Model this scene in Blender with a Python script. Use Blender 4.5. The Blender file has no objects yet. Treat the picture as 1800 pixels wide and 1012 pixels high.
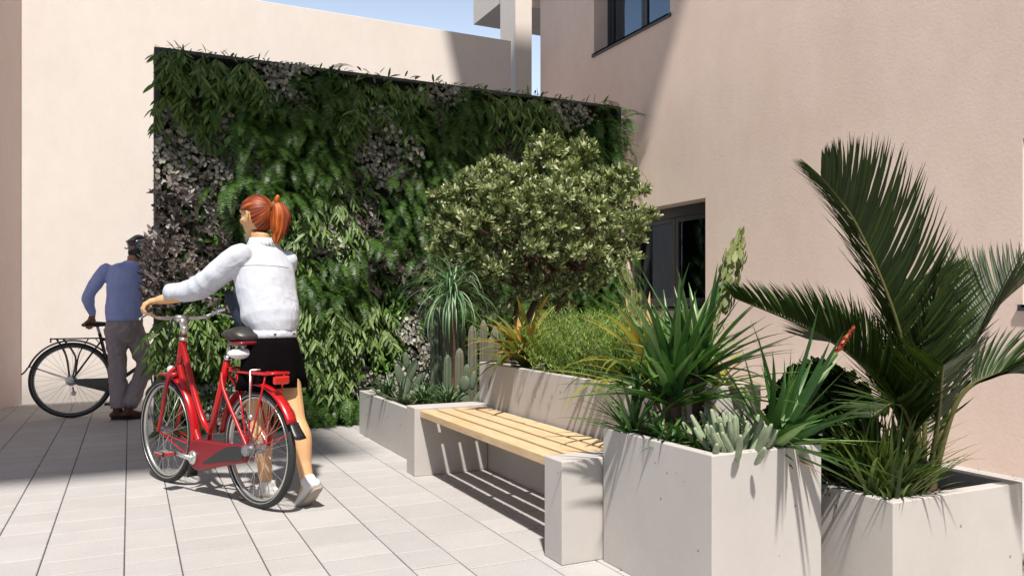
import bpy, math, random
import numpy as np
from mathutils import Vector, Matrix, Euler
rng = np.random.default_rng(11); random.seed(5)
C = bpy.context.scene.collection
R_ = math.radians
def A(*v): return np.array(v, dtype=float)
def unit(v):
    n = np.linalg.norm(v, axis=-1, keepdims=True); return v/np.where(n == 0, 1, n)
def U(a, b, n=None): return rng.uniform(a, b, n)

# ------------------------------------------------------------------ mesh builder
class MB:
    def __init__(s): s.V=[]; s.L=[]; s.T=[]; s.n=0
    def raw(s, V, L, T):
        s.V.append(np.asarray(V,float).reshape(-1,3)); s.L.append(np.asarray(L,int)+s.n); s.T.append(np.asarray(T,int)); s.n += len(s.V[-1])
    def add(s, V, F):
        s.raw(V, [i for f in F for i in f], [len(f) for f in F])
    def inst(s, tpl, M, T):          # tpl (V,L,T); M (k,3,3); T (k,3)
        V,L,Tt = tpl; k=len(T)
        if k==0: return
        W = np.einsum('kij,vj->kvi', M, V)+T[:,None,:]
        s.raw(W, (L[None,:]+(np.arange(k)*len(V))[:,None]).ravel(), np.tile(Tt,k))
    def box(s, x0,x1,y0,y1,z0,z1):
        V=[(x,y,z) for z in (z0,z1) for y in (y0,y1) for x in (x0,x1)]
        s.add(V, [(0,2,3,1),(4,5,7,6),(0,1,5,4),(2,6,7,3),(0,4,6,2),(1,3,7,5)])
    def quad(s,a,b,c,d): s.add([a,b,c,d],[(0,1,2,3)])
    def ribbons(s, P, W, N, fold=0.0):
        P=np.asarray(P,float); k,S,_=P.shape
        T=np.gradient(P,axis=1); T=unit(T); N=np.broadcast_to(N,P.shape)
        B=unit(np.cross(T,N)); Nn=np.cross(B,T); W=np.broadcast_to(W,(k,S))[...,None]
        Lf=P-B*W; Rt=P+B*W
        if fold:
            Ce=P-Nn*W*fold; X=np.stack([Lf,Ce,Rt],2); m=3
        else: X=np.stack([Lf,Rt],2); m=2
        idx=np.arange(S*m).reshape(S,m); q=[]
        for j in range(m-1):
            q.append(np.stack([idx[:-1,j],idx[:-1,j+1],idx[1:,j+1],idx[1:,j]],-1).reshape(-1,4))
        q=np.concatenate(q).ravel(); nf=len(q)//4
        s.raw(X.reshape(-1,3), (q[None,:]+(np.arange(k)*S*m)[:,None]).ravel(), np.full(nf*k,4))
    def tube(s, P, r, n=8, b=None, hint=None, closed=False, rnd=False, caps=True):
        P=[np.asarray(p,float) for p in P]; m=len(P)
        r=list(np.broadcast_to(np.asarray(r,float),(m,))); b=r[:] if b is None else list(np.broadcast_to(np.asarray(b,float),(m,)))
        if rnd and not closed:
            d0=unit(P[0]-P[1]); d1=unit(P[-1]-P[-2]); k0=min(r[0],b[0]); k1=min(r[-1],b[-1])
            P=[P[0]+d0*k0*.95,P[0]+d0*k0*.7]+P+[P[-1]+d1*k1*.7,P[-1]+d1*k1*.95]
            r=[r[0]*.3,r[0]*.72]+r+[r[-1]*.72,r[-1]*.3]; b=[b[0]*.3,b[0]*.72]+b+[b[-1]*.72,b[-1]*.3]; m+=4
        P=np.array(P)
        if closed: T=unit(np.roll(P,-1,0)-np.roll(P,1,0))
        else: T=unit(np.gradient(P,axis=0))
        h=A(*hint) if hint is not None else None
        side=None; rings=[]
        for i in range(m):
            t=T[i]
            if h is not None: sd=h-t*np.dot(h,t)
            elif side is None:
                a=A(0,0,1) if abs(t[2])<.9 else A(1,0,0); sd=np.cross(a,t)
            else: sd=side-t*np.dot(side,t)
            sd=unit(sd); side=sd; up=np.cross(t,sd)
            an=np.arange(n)*2*math.pi/n
            rings.append(P[i]+np.cos(an)[:,None]*sd*r[i]+np.sin(an)[:,None]*up*b[i])
        V=np.concatenate(rings); F=[]
        for i in range(m if closed else m-1):
            j=(i+1)%m
            for k in range(n):
                F.append((i*n+k,i*n+(k+1)%n,j*n+(k+1)%n,j*n+k))
        if caps and not closed: F.append(tuple(range(n))[::-1]); F.append(tuple((m-1)*n+k for k in range(n)))
        s.add(V,F)
    def ball(s, c, r, n=10, m=7):
        r=np.broadcast_to(np.asarray(r,float),(3,)); V=[]; F=[]
        for i in range(m+1):
            th=math.pi*i/m
            for k in range(n):
                V.append((c[0]+r[0]*math.sin(th)*math.cos(2*math.pi*k/n), c[1]+r[1]*math.sin(th)*math.sin(2*math.pi*k/n), c[2]+r[2]*math.cos(th)))
        for i in range(m):
            for k in range(n): F.append((i*n+k,(i+1)*n+k,(i+1)*n+(k+1)%n,i*n+(k+1)%n))
        s.add(V,F)
    def prism(s, pts, y0, y1):       # outline in xz, extruded along y
        n=len(pts); V=[(x,y0,z) for x,z in pts]+[(x,y1,z) for x,z in pts]
        F=[tuple(range(n)),tuple(range(2*n-1,n-1,-1))]+[(i,i+n,(i+1)%n+n,(i+1)%n) for i in range(n)]
        s.add(V,F)
    def xform(s, M, t=(0,0,0)):
        M=np.asarray(M); s.V=[v@M.T+np.asarray(t) for v in s.V]; return s
    def mesh(s, name):
        V=np.concatenate(s.V); L=np.concatenate(s.L); T=np.concatenate(s.T)
        me=bpy.data.meshes.new(name); me.vertices.add(len(V)); me.vertices.foreach_set('co',V.ravel())
        me.loops.add(len(L)); me.loops.foreach_set('vertex_index',L)
        me.polygons.add(len(T)); me.polygons.foreach_set('loop_start',np.concatenate([[0],np.cumsum(T)[:-1]])); me.polygons.foreach_set('loop_total',T)
        me.update(calc_edges=True); me.validate(); return me
    def obj(s, name, mat, parent=None, smooth=False, bevel=0, seg=2):
        me=s.mesh(name); me.materials.append(mat)
        me.polygons.foreach_set('use_smooth',np.full(len(me.polygons),bool(smooth)))
        o=bpy.data.objects.new(name,me); C.objects.link(o)
        if parent: o.parent=parent
        if bevel:
            b=o.modifiers.new('bevel','BEVEL'); b.width=bevel; b.segments=seg; b.limit_method='ANGLE'; b.angle_limit=R_(40)
        return o
def tag(o,label,cat,group=None,kind=None):
    if label: o['label']=label
    if cat: o['category']=cat
    if group: o['group']=group
    if kind: o['kind']=kind
    return o
def thing(name,label,cat,loc=(0,0,0),rz=0,group=None):
    o=bpy.data.objects.new(name,None); o.empty_display_size=.1; C.objects.link(o); o.location=loc; o.rotation_euler=(0,0,rz)
    return tag(o,label,cat,group)
def bake(o):
    dg=bpy.context.evaluated_depsgraph_get(); dg.update(); me=bpy.data.meshes.new_from_object(o.evaluated_get(dg))
    o.modifiers.clear(); o.data=me; return o
def flesh(o, voxel=.007, smooth=4, wr=None):
    m=o.modifiers.new('r','REMESH'); m.mode='VOXEL'; m.voxel_size=voxel; m.use_smooth_shade=True
    s=o.modifiers.new('s','SMOOTH'); s.iterations=smooth; s.factor=.5
    if wr:
        for sz,st in wr:
            t=bpy.data.textures.new('fold','CLOUDS'); t.noise_scale=sz; t.noise_depth=1
            d=o.modifiers.new('d','DISPLACE'); d.texture=t; d.strength=st; d.mid_level=.5; d.texture_coords='LOCAL'
        s2=o.modifiers.new('s2','SMOOTH'); s2.iterations=1
    return bake(o)

# ------------------------------------------------------------------ materials
def newmat(name):
    m=bpy.data.materials.new(name); m.use_nodes=True; nt=m.node_tree; nt.nodes.clear()
    out=nt.nodes.new('ShaderNodeOutputMaterial'); return m,nt,out
def ramp(nt,fac,cols,pos=None):
    r=nt.nodes.new('ShaderNodeValToRGB'); e=r.color_ramp.elements; n=len(cols)
    while len(e)<n: e.new(.5)
    for i,c in enumerate(cols): e[i].position=(pos[i] if pos else i/(n-1)); e[i].color=(*c,1)
    nt.links.new(fac,r.inputs[0]); return r.outputs[0]
def noise(nt,scale,detail=4,vec=None,rough=.55):
    n=nt.nodes.new('ShaderNodeTexNoise'); n.inputs['Scale'].default_value=scale; n.inputs['Detail'].default_value=detail; n.inputs['Roughness'].default_value=rough
    if vec is None:
        tc=nt.nodes.new('ShaderNodeTexCoord'); vec=tc.outputs['Object']
    nt.links.new(vec,n.inputs['Vector']); return n.outputs['Fac']
def bump(nt,h,strength,dist,prev=None):
    b=nt.nodes.new('ShaderNodeBump'); b.inputs['Strength'].default_value=strength; b.inputs['Distance'].default_value=dist
    nt.links.new(h,b.inputs['Height'])
    if prev is not None: nt.links.new(prev,b.inputs['Normal'])
    return b.outputs[0]
def mix(nt,f,a,b,mode='MIX'):
    m=nt.nodes.new('ShaderNodeMix'); m.data_type='RGBA'; m.blend_type=mode
    for s,v in ((m.inputs[0],f),(m.inputs[6],a),(m.inputs[7],b)):
        if isinstance(v,bpy.types.NodeSocket): nt.links.new(v,s)
        elif isinstance(v,(int,float)): s.default_value=v
        else: s.default_value=(*v,1)
    return m.outputs[2]
def pbsdf(nt,out,col,rough=.5,metal=0,spec=.5,normal=None,coat=0):
    p=nt.nodes.new('ShaderNodeBsdfPrincipled')
    if isinstance(col,bpy.types.NodeSocket): nt.links.new(col,p.inputs['Base Color'])
    else: p.inputs['Base Color'].default_value=(*col,1)
    if isinstance(rough,bpy.types.NodeSocket): nt.links.new(rough,p.inputs['Roughness'])
    else: p.inputs['Roughness'].default_value=rough
    p.inputs['Metallic'].default_value=metal; p.inputs['Specular IOR Level'].default_value=spec; p.inputs['Coat Weight'].default_value=coat
    p.inputs['Coat Roughness'].default_value=.08
    if normal is not None: nt.links.new(normal,p.inputs['Normal'])
    nt.links.new(p.outputs[0],out.inputs[0]); return p
def simple(name,col,rough=.5,metal=0,spec=.5,coat=0,var=.12,scale=12,bmp=0,bscale=200,bdist=.002):
    m,nt,out=newmat(name)
    f=noise(nt,scale,4); c=mix(nt,f,tuple(x*(1-var) for x in col),tuple(min(1,x*(1+var)) for x in col))
    nm=bump(nt,noise(nt,bscale,3),bmp,bdist) if bmp else None
    pbsdf(nt,out,c,rough,metal,spec,nm,coat); return m
def leafmat(name,cols,rough=.45,trans=.28,spec=.4,tint=(1.0,1.15,.45),pos=None):
    m,nt,out=newmat(name); g=nt.nodes.new('ShaderNodeNewGeometry')
    c=ramp(nt,g.outputs['Random Per Island'],cols,pos)
    n=noise(nt,7,3); c2=mix(nt,.35,c,ramp(nt,n,[(.35,.35,.35),(1,1,1)],[.35,.65]),'MULTIPLY')
    p=pbsdf(nt,out,c2,rough,0,spec)
    t=nt.nodes.new('ShaderNodeBsdfTranslucent'); nt.links.new(mix(nt,1.0,c2,tint,'MULTIPLY'),t.inputs[0])
    mx=nt.nodes.new('ShaderNodeMixShader'); mx.inputs[0].default_value=trans
    nt.links.new(p.outputs[0],mx.inputs[1]); nt.links.new(t.outputs[0],mx.inputs[2]); nt.links.new(mx.outputs[0],out.inputs[0]); return m
def plaster(name,col,dark):
    m,nt,out=newmat(name)
    tc=nt.nodes.new('ShaderNodeTexCoord'); mp=nt.nodes.new('ShaderNodeMapping'); mp.inputs['Scale'].default_value=(1,1,.6); nt.links.new(tc.outputs['Object'],mp.inputs[0]); v=mp.outputs[0]
    c=mix(nt,ramp(nt,noise(nt,1.1,6,v,.62),[(0,0,0),(1,1,1)],[.36,.62]),dark,col)
    c=mix(nt,.4,c,mix(nt,noise(nt,9,5,v),tuple(x*.84 for x in col),tuple(min(1,x*1.1) for x in col)))
    rd=nt.nodes.new('ShaderNodeTexNoise'); rd.inputs['Scale'].default_value=6; rd.inputs['Detail'].default_value=6; rd.inputs['Distortion'].default_value=1.6; nt.links.new(tc.outputs['Object'],rd.inputs['Vector'])
    ridg=ramp(nt,rd.outputs['Fac'],[(.3,.3,.3),(.75,.75,.75),(.45,.45,.45)],[.42,.5,.58])
    msk=mix(nt,ramp(nt,noise(nt,1.7,3,v),[(0,0,0),(1,1,1)],[.45,.65]),(.45,.45,.45),ridg); nm=bump(nt,msk,.07,.008); nm=bump(nt,noise(nt,38,6,None,.65),.26,.006,nm)
    pbsdf(nt,out,c,.85,0,.25,nm); return m
def concrete(name,col):
    m,nt,out=newmat(name); tc=nt.nodes.new('ShaderNodeTexCoord'); v=tc.outputs['Object']
    c=mix(nt,ramp(nt,noise(nt,2.6,7,v,.6),[(0,0,0),(1,1,1)],[.28,.72]),tuple(x*.84 for x in col),tuple(min(1,x*1.07) for x in col))
    c=mix(nt,.5,c,mix(nt,noise(nt,40,3,v),tuple(x*.93 for x in col),tuple(min(1,x*1.06) for x in col)))
    vo=nt.nodes.new('ShaderNodeTexVoronoi'); vo.inputs['Scale'].default_value=13; vo.inputs['Randomness'].default_value=1; nt.links.new(v,vo.inputs['Vector'])
    sp=nt.nodes.new('ShaderNodeSeparateColor'); nt.links.new(vo.outputs['Color'],sp.inputs[0])
    th=nt.nodes.new('ShaderNodeMath'); th.operation='MULTIPLY'; nt.links.new(sp.outputs[0],th.inputs[0]); th.inputs[1].default_value=.11
    lt=nt.nodes.new('ShaderNodeMath'); lt.operation='LESS_THAN'; nt.links.new(vo.outputs['Distance'],lt.inputs[0]); nt.links.new(th.outputs[0],lt.inputs[1])
    g2=nt.nodes.new('ShaderNodeMath'); g2.operation='GREATER_THAN'; nt.links.new(sp.outputs[0],g2.inputs[0]); g2.inputs[1].default_value=.55
    pm=nt.nodes.new('ShaderNodeMath'); pm.operation='MULTIPLY'; nt.links.new(lt.outputs[0],pm.inputs[0]); nt.links.new(g2.outputs[0],pm.inputs[1])
    c=mix(nt,pm.outputs[0],c,tuple(x*.5 for x in col))
    nm=bump(nt,noise(nt,120,3,v),.1,.002)
    pbsdf(nt,out,c,.7,0,.3,nm); return m
def tilemat():
    m,nt,out=newmat('paving_stone'); g=nt.nodes.new('ShaderNodeNewGeometry')
    c=ramp(nt,g.outputs['Random Per Island'],[(.405,.388,.376),(.445,.428,.414),(.42,.398,.384),(.465,.448,.434)])
    n=noise(nt,5,6,None,.65); c=mix(nt,.55,c,ramp(nt,n,[(.85,.85,.85),(1,1,1)],[.3,.7]),'MULTIPLY')
    c=mix(nt,.5,c,ramp(nt,noise(nt,90,3),[(.8,.8,.8),(1,1,1)],[.35,.65]),'MULTIPLY')
    nm=bump(nt,noise(nt,160,3),.15,.0015)
    pbsdf(nt,out,c,.72,0,.35,nm); return m
def woodmat():
    m,nt,out=newmat('pale_wood'); tc=nt.nodes.new('ShaderNodeTexCoord'); mp=nt.nodes.new('ShaderNodeMapping'); mp.inputs['Scale'].default_value=(14,1.1,14); nt.links.new(tc.outputs['Object'],mp.inputs[0])
    n=noise(nt,3.2,6,mp.outputs[0],.6); c=ramp(nt,n,[(.42,.27,.14),(.64,.47,.28),(.54,.37,.20),(.68,.51,.32)],[.25,.45,.6,.75])
    nm=bump(nt,n,.15,.002); pbsdf(nt,out,c,.55,0,.4,nm); return m
def glassmat(name,tint,ior):
    m,nt,out=newmat(name); fr=nt.nodes.new('ShaderNodeFresnel'); fr.inputs[0].default_value=ior
    tr=nt.nodes.new('ShaderNodeBsdfTransparent'); tr.inputs[0].default_value=(*tint,1)
    gl=nt.nodes.new('ShaderNodeBsdfGlossy'); gl.inputs['Roughness'].default_value=.015; gl.inputs[0].default_value=(.62,.80,1,1)
    mx=nt.nodes.new('ShaderNodeMixShader'); nt.links.new(fr.outputs[0],mx.inputs[0]); nt.links.new(tr.outputs[0],mx.inputs[1]); nt.links.new(gl.outputs[0],mx.inputs[2]); nt.links.new(mx.outputs[0],out.inputs[0]); return m
M={}
M['plaster']=plaster('cream_plaster',(.74,.68,.625),(.69,.63,.57))
M['pink']=plaster('pink_plaster',(.875,.70,.60),(.76,.585,.49))
M['mauve']=plaster('mauve_plaster',(.85,.69,.63),(.80,.64,.58))
M['conc']=concrete('pale_concrete',(.48,.447,.418)); M['tile']=tilemat(); M['wood']=woodmat()
M['joint']=simple('joint_sand',(.06,.056,.05),.95,bmp=.5); M['soil']=simple('dark_soil',(.05,.036,.025),.95,var=.5,scale=60,bmp=.8,bscale=90,bdist=.01)
M['frame']=simple('charcoal_metal',(.05,.054,.06),.45,.2); M['glass']=glassmat('window_glass',(.26,.28,.28),1.45); M['glass_hi']=glassmat('upper_window_glass',(.5,.55,.6),2.6)
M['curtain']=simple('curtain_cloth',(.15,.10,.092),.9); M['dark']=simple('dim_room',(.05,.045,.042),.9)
M['backing']=simple('felt_backing',(.012,.016,.01),.95)
M['L']=leafmat('lance_leaf',[(.05,.095,.018),(.10,.18,.035),(.15,.24,.055),(.22,.31,.10)])
M['F']=leafmat('fern_leaf',[(.028,.07,.012),(.055,.13,.022),(.085,.18,.03),(.13,.23,.05)],.4)
M['S']=leafmat('silver_leaf',[(.17,.165,.135),(.28,.27,.225),(.40,.385,.32),(.52,.50,.43)],.55,.12,.3,(1,1,.9))
M['D']=leafmat('dusky_leaf',[(.05,.04,.034),(.11,.088,.078),(.22,.185,.165),(.40,.355,.32)],.42,.1,.4,(1,.9,.9))
M['B']=leafmat('bright_leaf',[(.06,.15,.015),(.12,.24,.025),(.19,.31,.04)],.4,.35)
M['tree']=leafmat('tree_leaf',[(.07,.10,.033),(.16,.20,.07),(.37,.41,.19),(.68,.70,.46)],.36,.28,.5,pos=[0,.35,.7,1])
M['bark']=simple('tree_bark',(.11,.062,.04),.85,var=.35,scale=25,bmp=.6,bscale=60,bdist=.01)
M['palm']=leafmat('palm_leaflet',[(.015,.031,.006),(.028,.052,.009),(.05,.082,.014)],.42,.2,.3,(1.1,1.2,.35))
M['petiole']=simple('palm_stalk',(.10,.095,.025),.5,var=.3)
M['yucca']=leafmat('yucca_leaf',[(.028,.085,.018),(.055,.145,.03),(.095,.205,.042),(.23,.34,.13)],.35,.15,.5)
M['flax']=leafmat('variegated_leaf',[(.09,.13,.02),(.21,.24,.04),(.38,.38,.08),(.48,.33,.09),(.12,.17,.03)],.4,.3)
M['orange']=leafmat('orange_leaf',[(.07,.10,.02),(.18,.20,.04),(.40,.34,.08),(.52,.24,.07),(.14,.17,.035)],.4,.3)
M['grass']=leafmat('grass_blade',[(.04,.075,.014),(.085,.13,.025),(.18,.23,.06)],.42,.25)
M['rosemary']=leafmat('rosemary_needle',[(.11,.19,.035),(.21,.32,.065),(.34,.46,.13)],.5,.35)
M['shrub']=leafmat('dark_shrub_leaf',[(.012,.025,.007),(.024,.048,.011),(.07,.115,.022)],.35,.1,.5)
M['tuft']=leafmat('striped_tuft_leaf',[(.03,.08,.025),(.08,.16,.055),(.28,.34,.19)],.42,.15)
M['aloe']=leafmat('aloe_leaf',[(.09,.13,.075),(.14,.18,.10)],.5,.1)
M['agave']=leafmat('agave_leaf',[(.05,.08,.07),(.09,.125,.11)],.5,.05)
M['dasy']=leafmat('fountain_leaf',[(.08,.18,.075),(.15,.28,.13),(.34,.44,.27)],.4,.15)
M['succ']=simple('succulent_flesh',(.27,.32,.20),.55,var=.25,scale=30,bmp=.2,bscale=80)
M['cactus']=simple('cactus_skin',(.095,.125,.075),.6,var=.3,scale=14,bmp=.3,bscale=150)
M['cactus2']=simple('brown_cactus_skin',(.13,.125,.085),.65,var=.3,scale=14,bmp=.3,bscale=150)
M['bloom']=leafmat('pale_bloom',[(.16,.20,.06),(.27,.30,.11),(.38,.40,.18)],.5,.3)
M['redbloom']=leafmat('red_bract',[(.30,.02,.02),(.45,.05,.03),(.55,.34,.10)],.4,.25,.4,(1.2,.5,.4))
M['dry']=leafmat('dry_leaf',[(.14,.085,.04),(.26,.17,.08)],.8,.1)
M['red']=simple('red_enamel',(.40,.004,.006),.3,0,.4,.35,var=.08); M['guard']=simple('chain_guard_shaded_red',(.20,.004,.010),.42,0,.35,.1); M['dkred']=simple('deep_red_enamel',(.16,.004,.012),.3,0,.5,.4)  # guard red is darker than the frame's: shade put into its colour
M['chrome']=simple('polished_steel',(.7,.7,.7),.22,1,var=.05); M['alu']=simple('brushed_aluminium',(.62,.61,.58),.38,.9,var=.06)
M['tyre']=simple('tyre_rubber',(.022,.021,.02),.7,bmp=.3,bscale=120); M['wall']=simple('tyre_sidewall',(.12,.1,.085),.65); M['black']=simple('black_plastic',(.015,.015,.016),.4); M['gloss']=simple('black_enamel',(.012,.013,.016),.3,coat=.4)
M['saddle']=simple('saddle_leather',(.03,.027,.024),.42,bmp=.15); M['white']=simple('white_vinyl',(.74,.73,.71),.4,var=.05); M['refl']=simple('red_reflector',(.5,.015,.01),.2,coat=.6)
M['steel']=simple('dull_steel',(.3,.3,.32),.4,.8)
M['skin']=simple('fair_skin',(.64,.365,.175),.5,var=.07,scale=9,bmp=.05); M['skin2']=simple('tanned_skin',(.30,.15,.095),.5,var=.1,scale=9)
M['lip']=simple('lip_skin',(.42,.13,.1),.45); M['eye']=simple('eye_white',(.6,.58,.55),.2); M['brow']=simple('brow_hair',(.16,.05,.02),.7)
def hairmat(name,cols):
    m,nt,out=newmat(name); tc=nt.nodes.new('ShaderNodeTexCoord'); g=nt.nodes.new('ShaderNodeNewGeometry')
    c=ramp(nt,g.outputs['Random Per Island'],cols); mp=nt.nodes.new('ShaderNodeMapping'); mp.inputs['Scale'].default_value=(1,1,.35); nt.links.new(tc.outputs['Object'],mp.inputs[0])
    c=mix(nt,.75,c,ramp(nt,noise(nt,16,2,mp.outputs[0]),[(.35,.3,.28),(.85,.8,.75),(1.2,1.25,1.3)],[.36,.5,.62]),'MULTIPLY'); p=pbsdf(nt,out,c,.5,0,.3); return m
M['hair']=hairmat('copper_hair',[(.14,.018,.003),(.36,.062,.008),(.62,.19,.03),(.22,.03,.005),(.48,.11,.014)])

def sweptmat():
    m,nt,out=newmat('swept_copper_hair'); at=nt.nodes.new('ShaderNodeAttribute'); at.attribute_name='strand'
    n1=noise(nt,1.0,4,at.outputs['Vector'],.6); c=ramp(nt,n1,[(.05,.008,.002),(.15,.021,.004),(.32,.062,.009),(.58,.18,.03)],[.34,.46,.58,.72])
    nm=bump(nt,n1,.25,.003); pbsdf(nt,out,c,.5,0,.35,nm); return m
M['haircap']=sweptmat(); M['darkhair']=simple('dark_hair',(.018,.012,.01),.6)
def denim():
    m,nt,out=newmat('washed_denim'); tc=nt.nodes.new('ShaderNodeTexCoord')
    c=ramp(nt,noise(nt,5,5),[(.45,.48,.55),(.52,.545,.60),(.57,.585,.63)],[.3,.5,.65])
    w=nt.nodes.new('ShaderNodeTexWave'); w.inputs['Scale'].default_value=140; w.inputs['Distortion'].default_value=2; nt.links.new(tc.outputs['Object'],w.inputs[0])
    nm=bump(nt,w.outputs['Fac'],.1,.001); nm=bump(nt,noise(nt,26,4),.12,.006,nm); wv=nt.nodes.new('ShaderNodeTexNoise'); wv.inputs['Scale'].default_value=5; wv.inputs['Detail'].default_value=2; wv.inputs['Distortion'].default_value=1.4; nt.links.new(tc.outputs['Object'],wv.inputs[0]); nm=bump(nt,ramp(nt,wv.outputs['Fac'],[(0,0,0),(.8,.8,.8),(.3,.3,.3)],[.35,.5,.62]),.22,.014,nm)
    pbsdf(nt,out,c,.9,0,.15,nm); return m
M['denim']=denim(); M['denim_in']=simple('raw_denim',(.022,.034,.06),.9,var=.3,bmp=.3); M['stitch']=simple('stitching',(.22,.22,.25),.8); M['rivet']=simple('copper_rivet',(.35,.12,.07),.4,.8)
M['skirt']=simple('black_cloth',(.004,.003,.0035),1.0,spec=.04,bmp=.2); M['sweater']=simple('blue_knit',(.37,.43,.74),.9,spec=.15,var=.12,bmp=.4,bscale=180)
M['trouser']=simple('mauve_twill',(.35,.29,.295),.9,spec=.15,bmp=.25,bscale=60,bdist=.004); M['brown']=simple('brown_leather',(.09,.032,.018),.5)
M['canvas']=simple('white_canvas',(.72,.70,.66),.75,var=.06); M['sole']=simple('grey_sole',(.34,.29,.24),.7); M['helmet']=simple('dark_helmet',(.03,.022,.03),.3,coat=.4,var=.4); M['strap']=simple('blue_strap',(.02,.19,.32),.5)
M['bounce_white']=M['plaster']

# ------------------------------------------------------------------ camera, sky, sun
yaw=math.atan2(672,1390)
cam=bpy.data.cameras.new('camera'); co=bpy.data.objects.new('camera',cam); C.objects.link(co)
cam.sensor_width=36; cam.lens=1390/1800*36; cam.shift_y=(535-506)/1800; cam.clip_end=500; cam.clip_start=.05
co.location=(0,0,1.08); co.rotation_euler=(R_(90),0,-yaw); bpy.context.scene.camera=co
SUN=unit(A(-.19,-.46,.865))         # towards the sun
sl=bpy.data.lights.new('sun','SUN'); sl.energy=5.0; sl.angle=R_(2.0); sl.color=(1,.95,.885)
so=bpy.data.objects.new('sun',sl); C.objects.link(so); so.rotation_euler=Vector(SUN).to_track_quat('Z','Y').to_euler(); so.location=(3,-6,12)
w=bpy.data.worlds.new('World'); bpy.context.scene.world=w; w.use_nodes=True; nt=w.node_tree; bg=nt.nodes['Background']
sk=nt.nodes.new('ShaderNodeTexSky'); sk.sky_type='NISHITA'; sk.sun_disc=False; sk.sun_elevation=R_(60); sk.sun_rotation=math.atan2(SUN[0],SUN[1]); sk.air_density=1.0; sk.dust_density=1.2; sk.ozone_density=1.0
# pale summer haze low in the sky, on the side away from the sun
tc=nt.nodes.new('ShaderNodeTexCoord'); sp=nt.nodes.new('ShaderNodeSeparateXYZ'); nt.links.new(tc.outputs['Generated'],sp.inputs[0])
mr=nt.nodes.new('ShaderNodeMapRange'); mr.interpolation_type='SMOOTHSTEP'; mr.inputs[1].default_value=.62; mr.inputs[2].default_value=.2; nt.links.new(sp.outputs[2],mr.inputs[0])
mr2=nt.nodes.new('ShaderNodeMapRange'); mr2.interpolation_type='SMOOTHSTEP'; mr2.inputs[1].default_value=.0; mr2.inputs[2].default_value=.6; nt.links.new(sp.outputs[1],mr2.inputs[0])
mm=nt.nodes.new('ShaderNodeMath'); mm.operation='MULTIPLY'; nt.links.new(mr.outputs[0],mm.inputs[0]); nt.links.new(mr2.outputs[0],mm.inputs[1])
hz=mix(nt,mm.outputs[0],(0,0,0),(8.2,9.6,11.6)); ad=mix(nt,1.0,sk.outputs[0],hz,'ADD')
nt.links.new(ad,bg.inputs[0]); bg.inputs[1].default_value=.055
vs=bpy.context.scene.view_settings; vs.view_transform='Standard'; vs.look='None'; vs.exposure=.43; vs.gamma=1
bpy.context.scene.cycles.max_bounces=10; bpy.context.scene.cycles.diffuse_bounces=6; bpy.context.scene.cycles.transparent_max_bounces=16

# ------------------------------------------------------------------ ground and paving
b=MB(); b.box(-60,60,-60,60,-.4,-.0052); tag(b.obj('ground',M['joint']),'sandy ground below the paving joints','ground',kind='structure')
def paving():
    b=MB(); x=-.335-.315*0; edges=[]
    wd=[.315,.213]; xs=[-.335]; k=0
    while xs[-1]<9: xs.append(xs[-1]+wd[k%2]); k+=1
    lo=[]; xx=-.335; k=1
    while xx>-6: lo.append(xx-wd[k%2]); xx=lo[-1]; k+=1
    xs=lo[::-1]+xs; boxes=[]
    for x0,x1 in zip(xs[:-1],xs[1:]):
        y=-3.0-rng.random()*.3
        while y<12.5:
            ln=rng.choice([.2,.225,.25,.30]); boxes.append((x0+.0024,x1-.0024,y+.0046,y+ln-.0046)); y+=ln
    B=np.array(boxes); n=len(B); e=.0028; z=U(-.0006,.0006,n)
    V=np.zeros((n,12,3))
    for i,(a,c) in enumerate(((0,2),(1,2),(1,3),(0,3))):
        sx=1 if a==0 else -1; sy=1 if c==2 else -1
        V[:,i]=np.stack([B[:,a],B[:,c],np.full(n,-.034)],-1); V[:,4+i]=np.stack([B[:,a],B[:,c],z-e],-1); V[:,8+i]=np.stack([B[:,a]+sx*e,B[:,c]+sy*e,z],-1)
    F=[]
    for o in (0,4):
        for i in range(4): F+= [o+i,o+(i+1)%4,o+4+(i+1)%4,o+4+i]
    F+=[8,9,10,11]; F=np.array(F)
    b.raw(V.reshape(-1,3),(F[None]+(np.arange(n)*12)[:,None]).ravel(),np.full(n*9,4))
    return b.obj('pavement',M['tile'])
tag(paving(),'pale grey courtyard paving of oblong slabs','paving',kind='structure')

# ------------------------------------------------------------------ buildings
XR=5.0; YE=9.46; HB=10.3
win=[(1.5,3.045,1.06,2.11),(6.055,7.52,1.04,2.11),(6.61,8.09,4.05,5.25),(2.2,3.72,4.05,5.25)]
bld=thing('plaster_building','tall pink plaster building on the right with dark framed windows','building',(XR,4,0))
b=MB(); ys=sorted({-2.5,YE}|{v for q in win for v in q[:2]}); zs=sorted({-.05,HB}|{v for q in win for v in q[2:]})
def inwin(y,z): return any(q[0]<y<q[1] and q[2]<z<q[3] for q in win)
for y0,y1 in zip(ys[:-1],ys[1:]):
    for z0,z1 in zip(zs[:-1],zs[1:]):
        if not inwin((y0+y1)/2,(z0+z1)/2): b.quad((XR,y0,z0),(XR,y0,z1),(XR,y1,z1),(XR,y1,z0))
D=.26
for y0,y1,z0,z1 in win:
    b.quad((XR,y0,z0),(XR,y1,z0),(XR+D,y1,z0),(XR+D,y0,z0)); b.quad((XR,y0,z1),(XR+D,y0,z1),(XR+D,y1,z1),(XR,y1,z1))
    b.quad((XR,y0,z0),(XR+D,y0,z0),(XR+D,y0,z1),(XR,y0,z1)); b.quad((XR,y1,z0),(XR,y1,z1),(XR+D,y1,z1),(XR+D,y1,z0))
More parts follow.
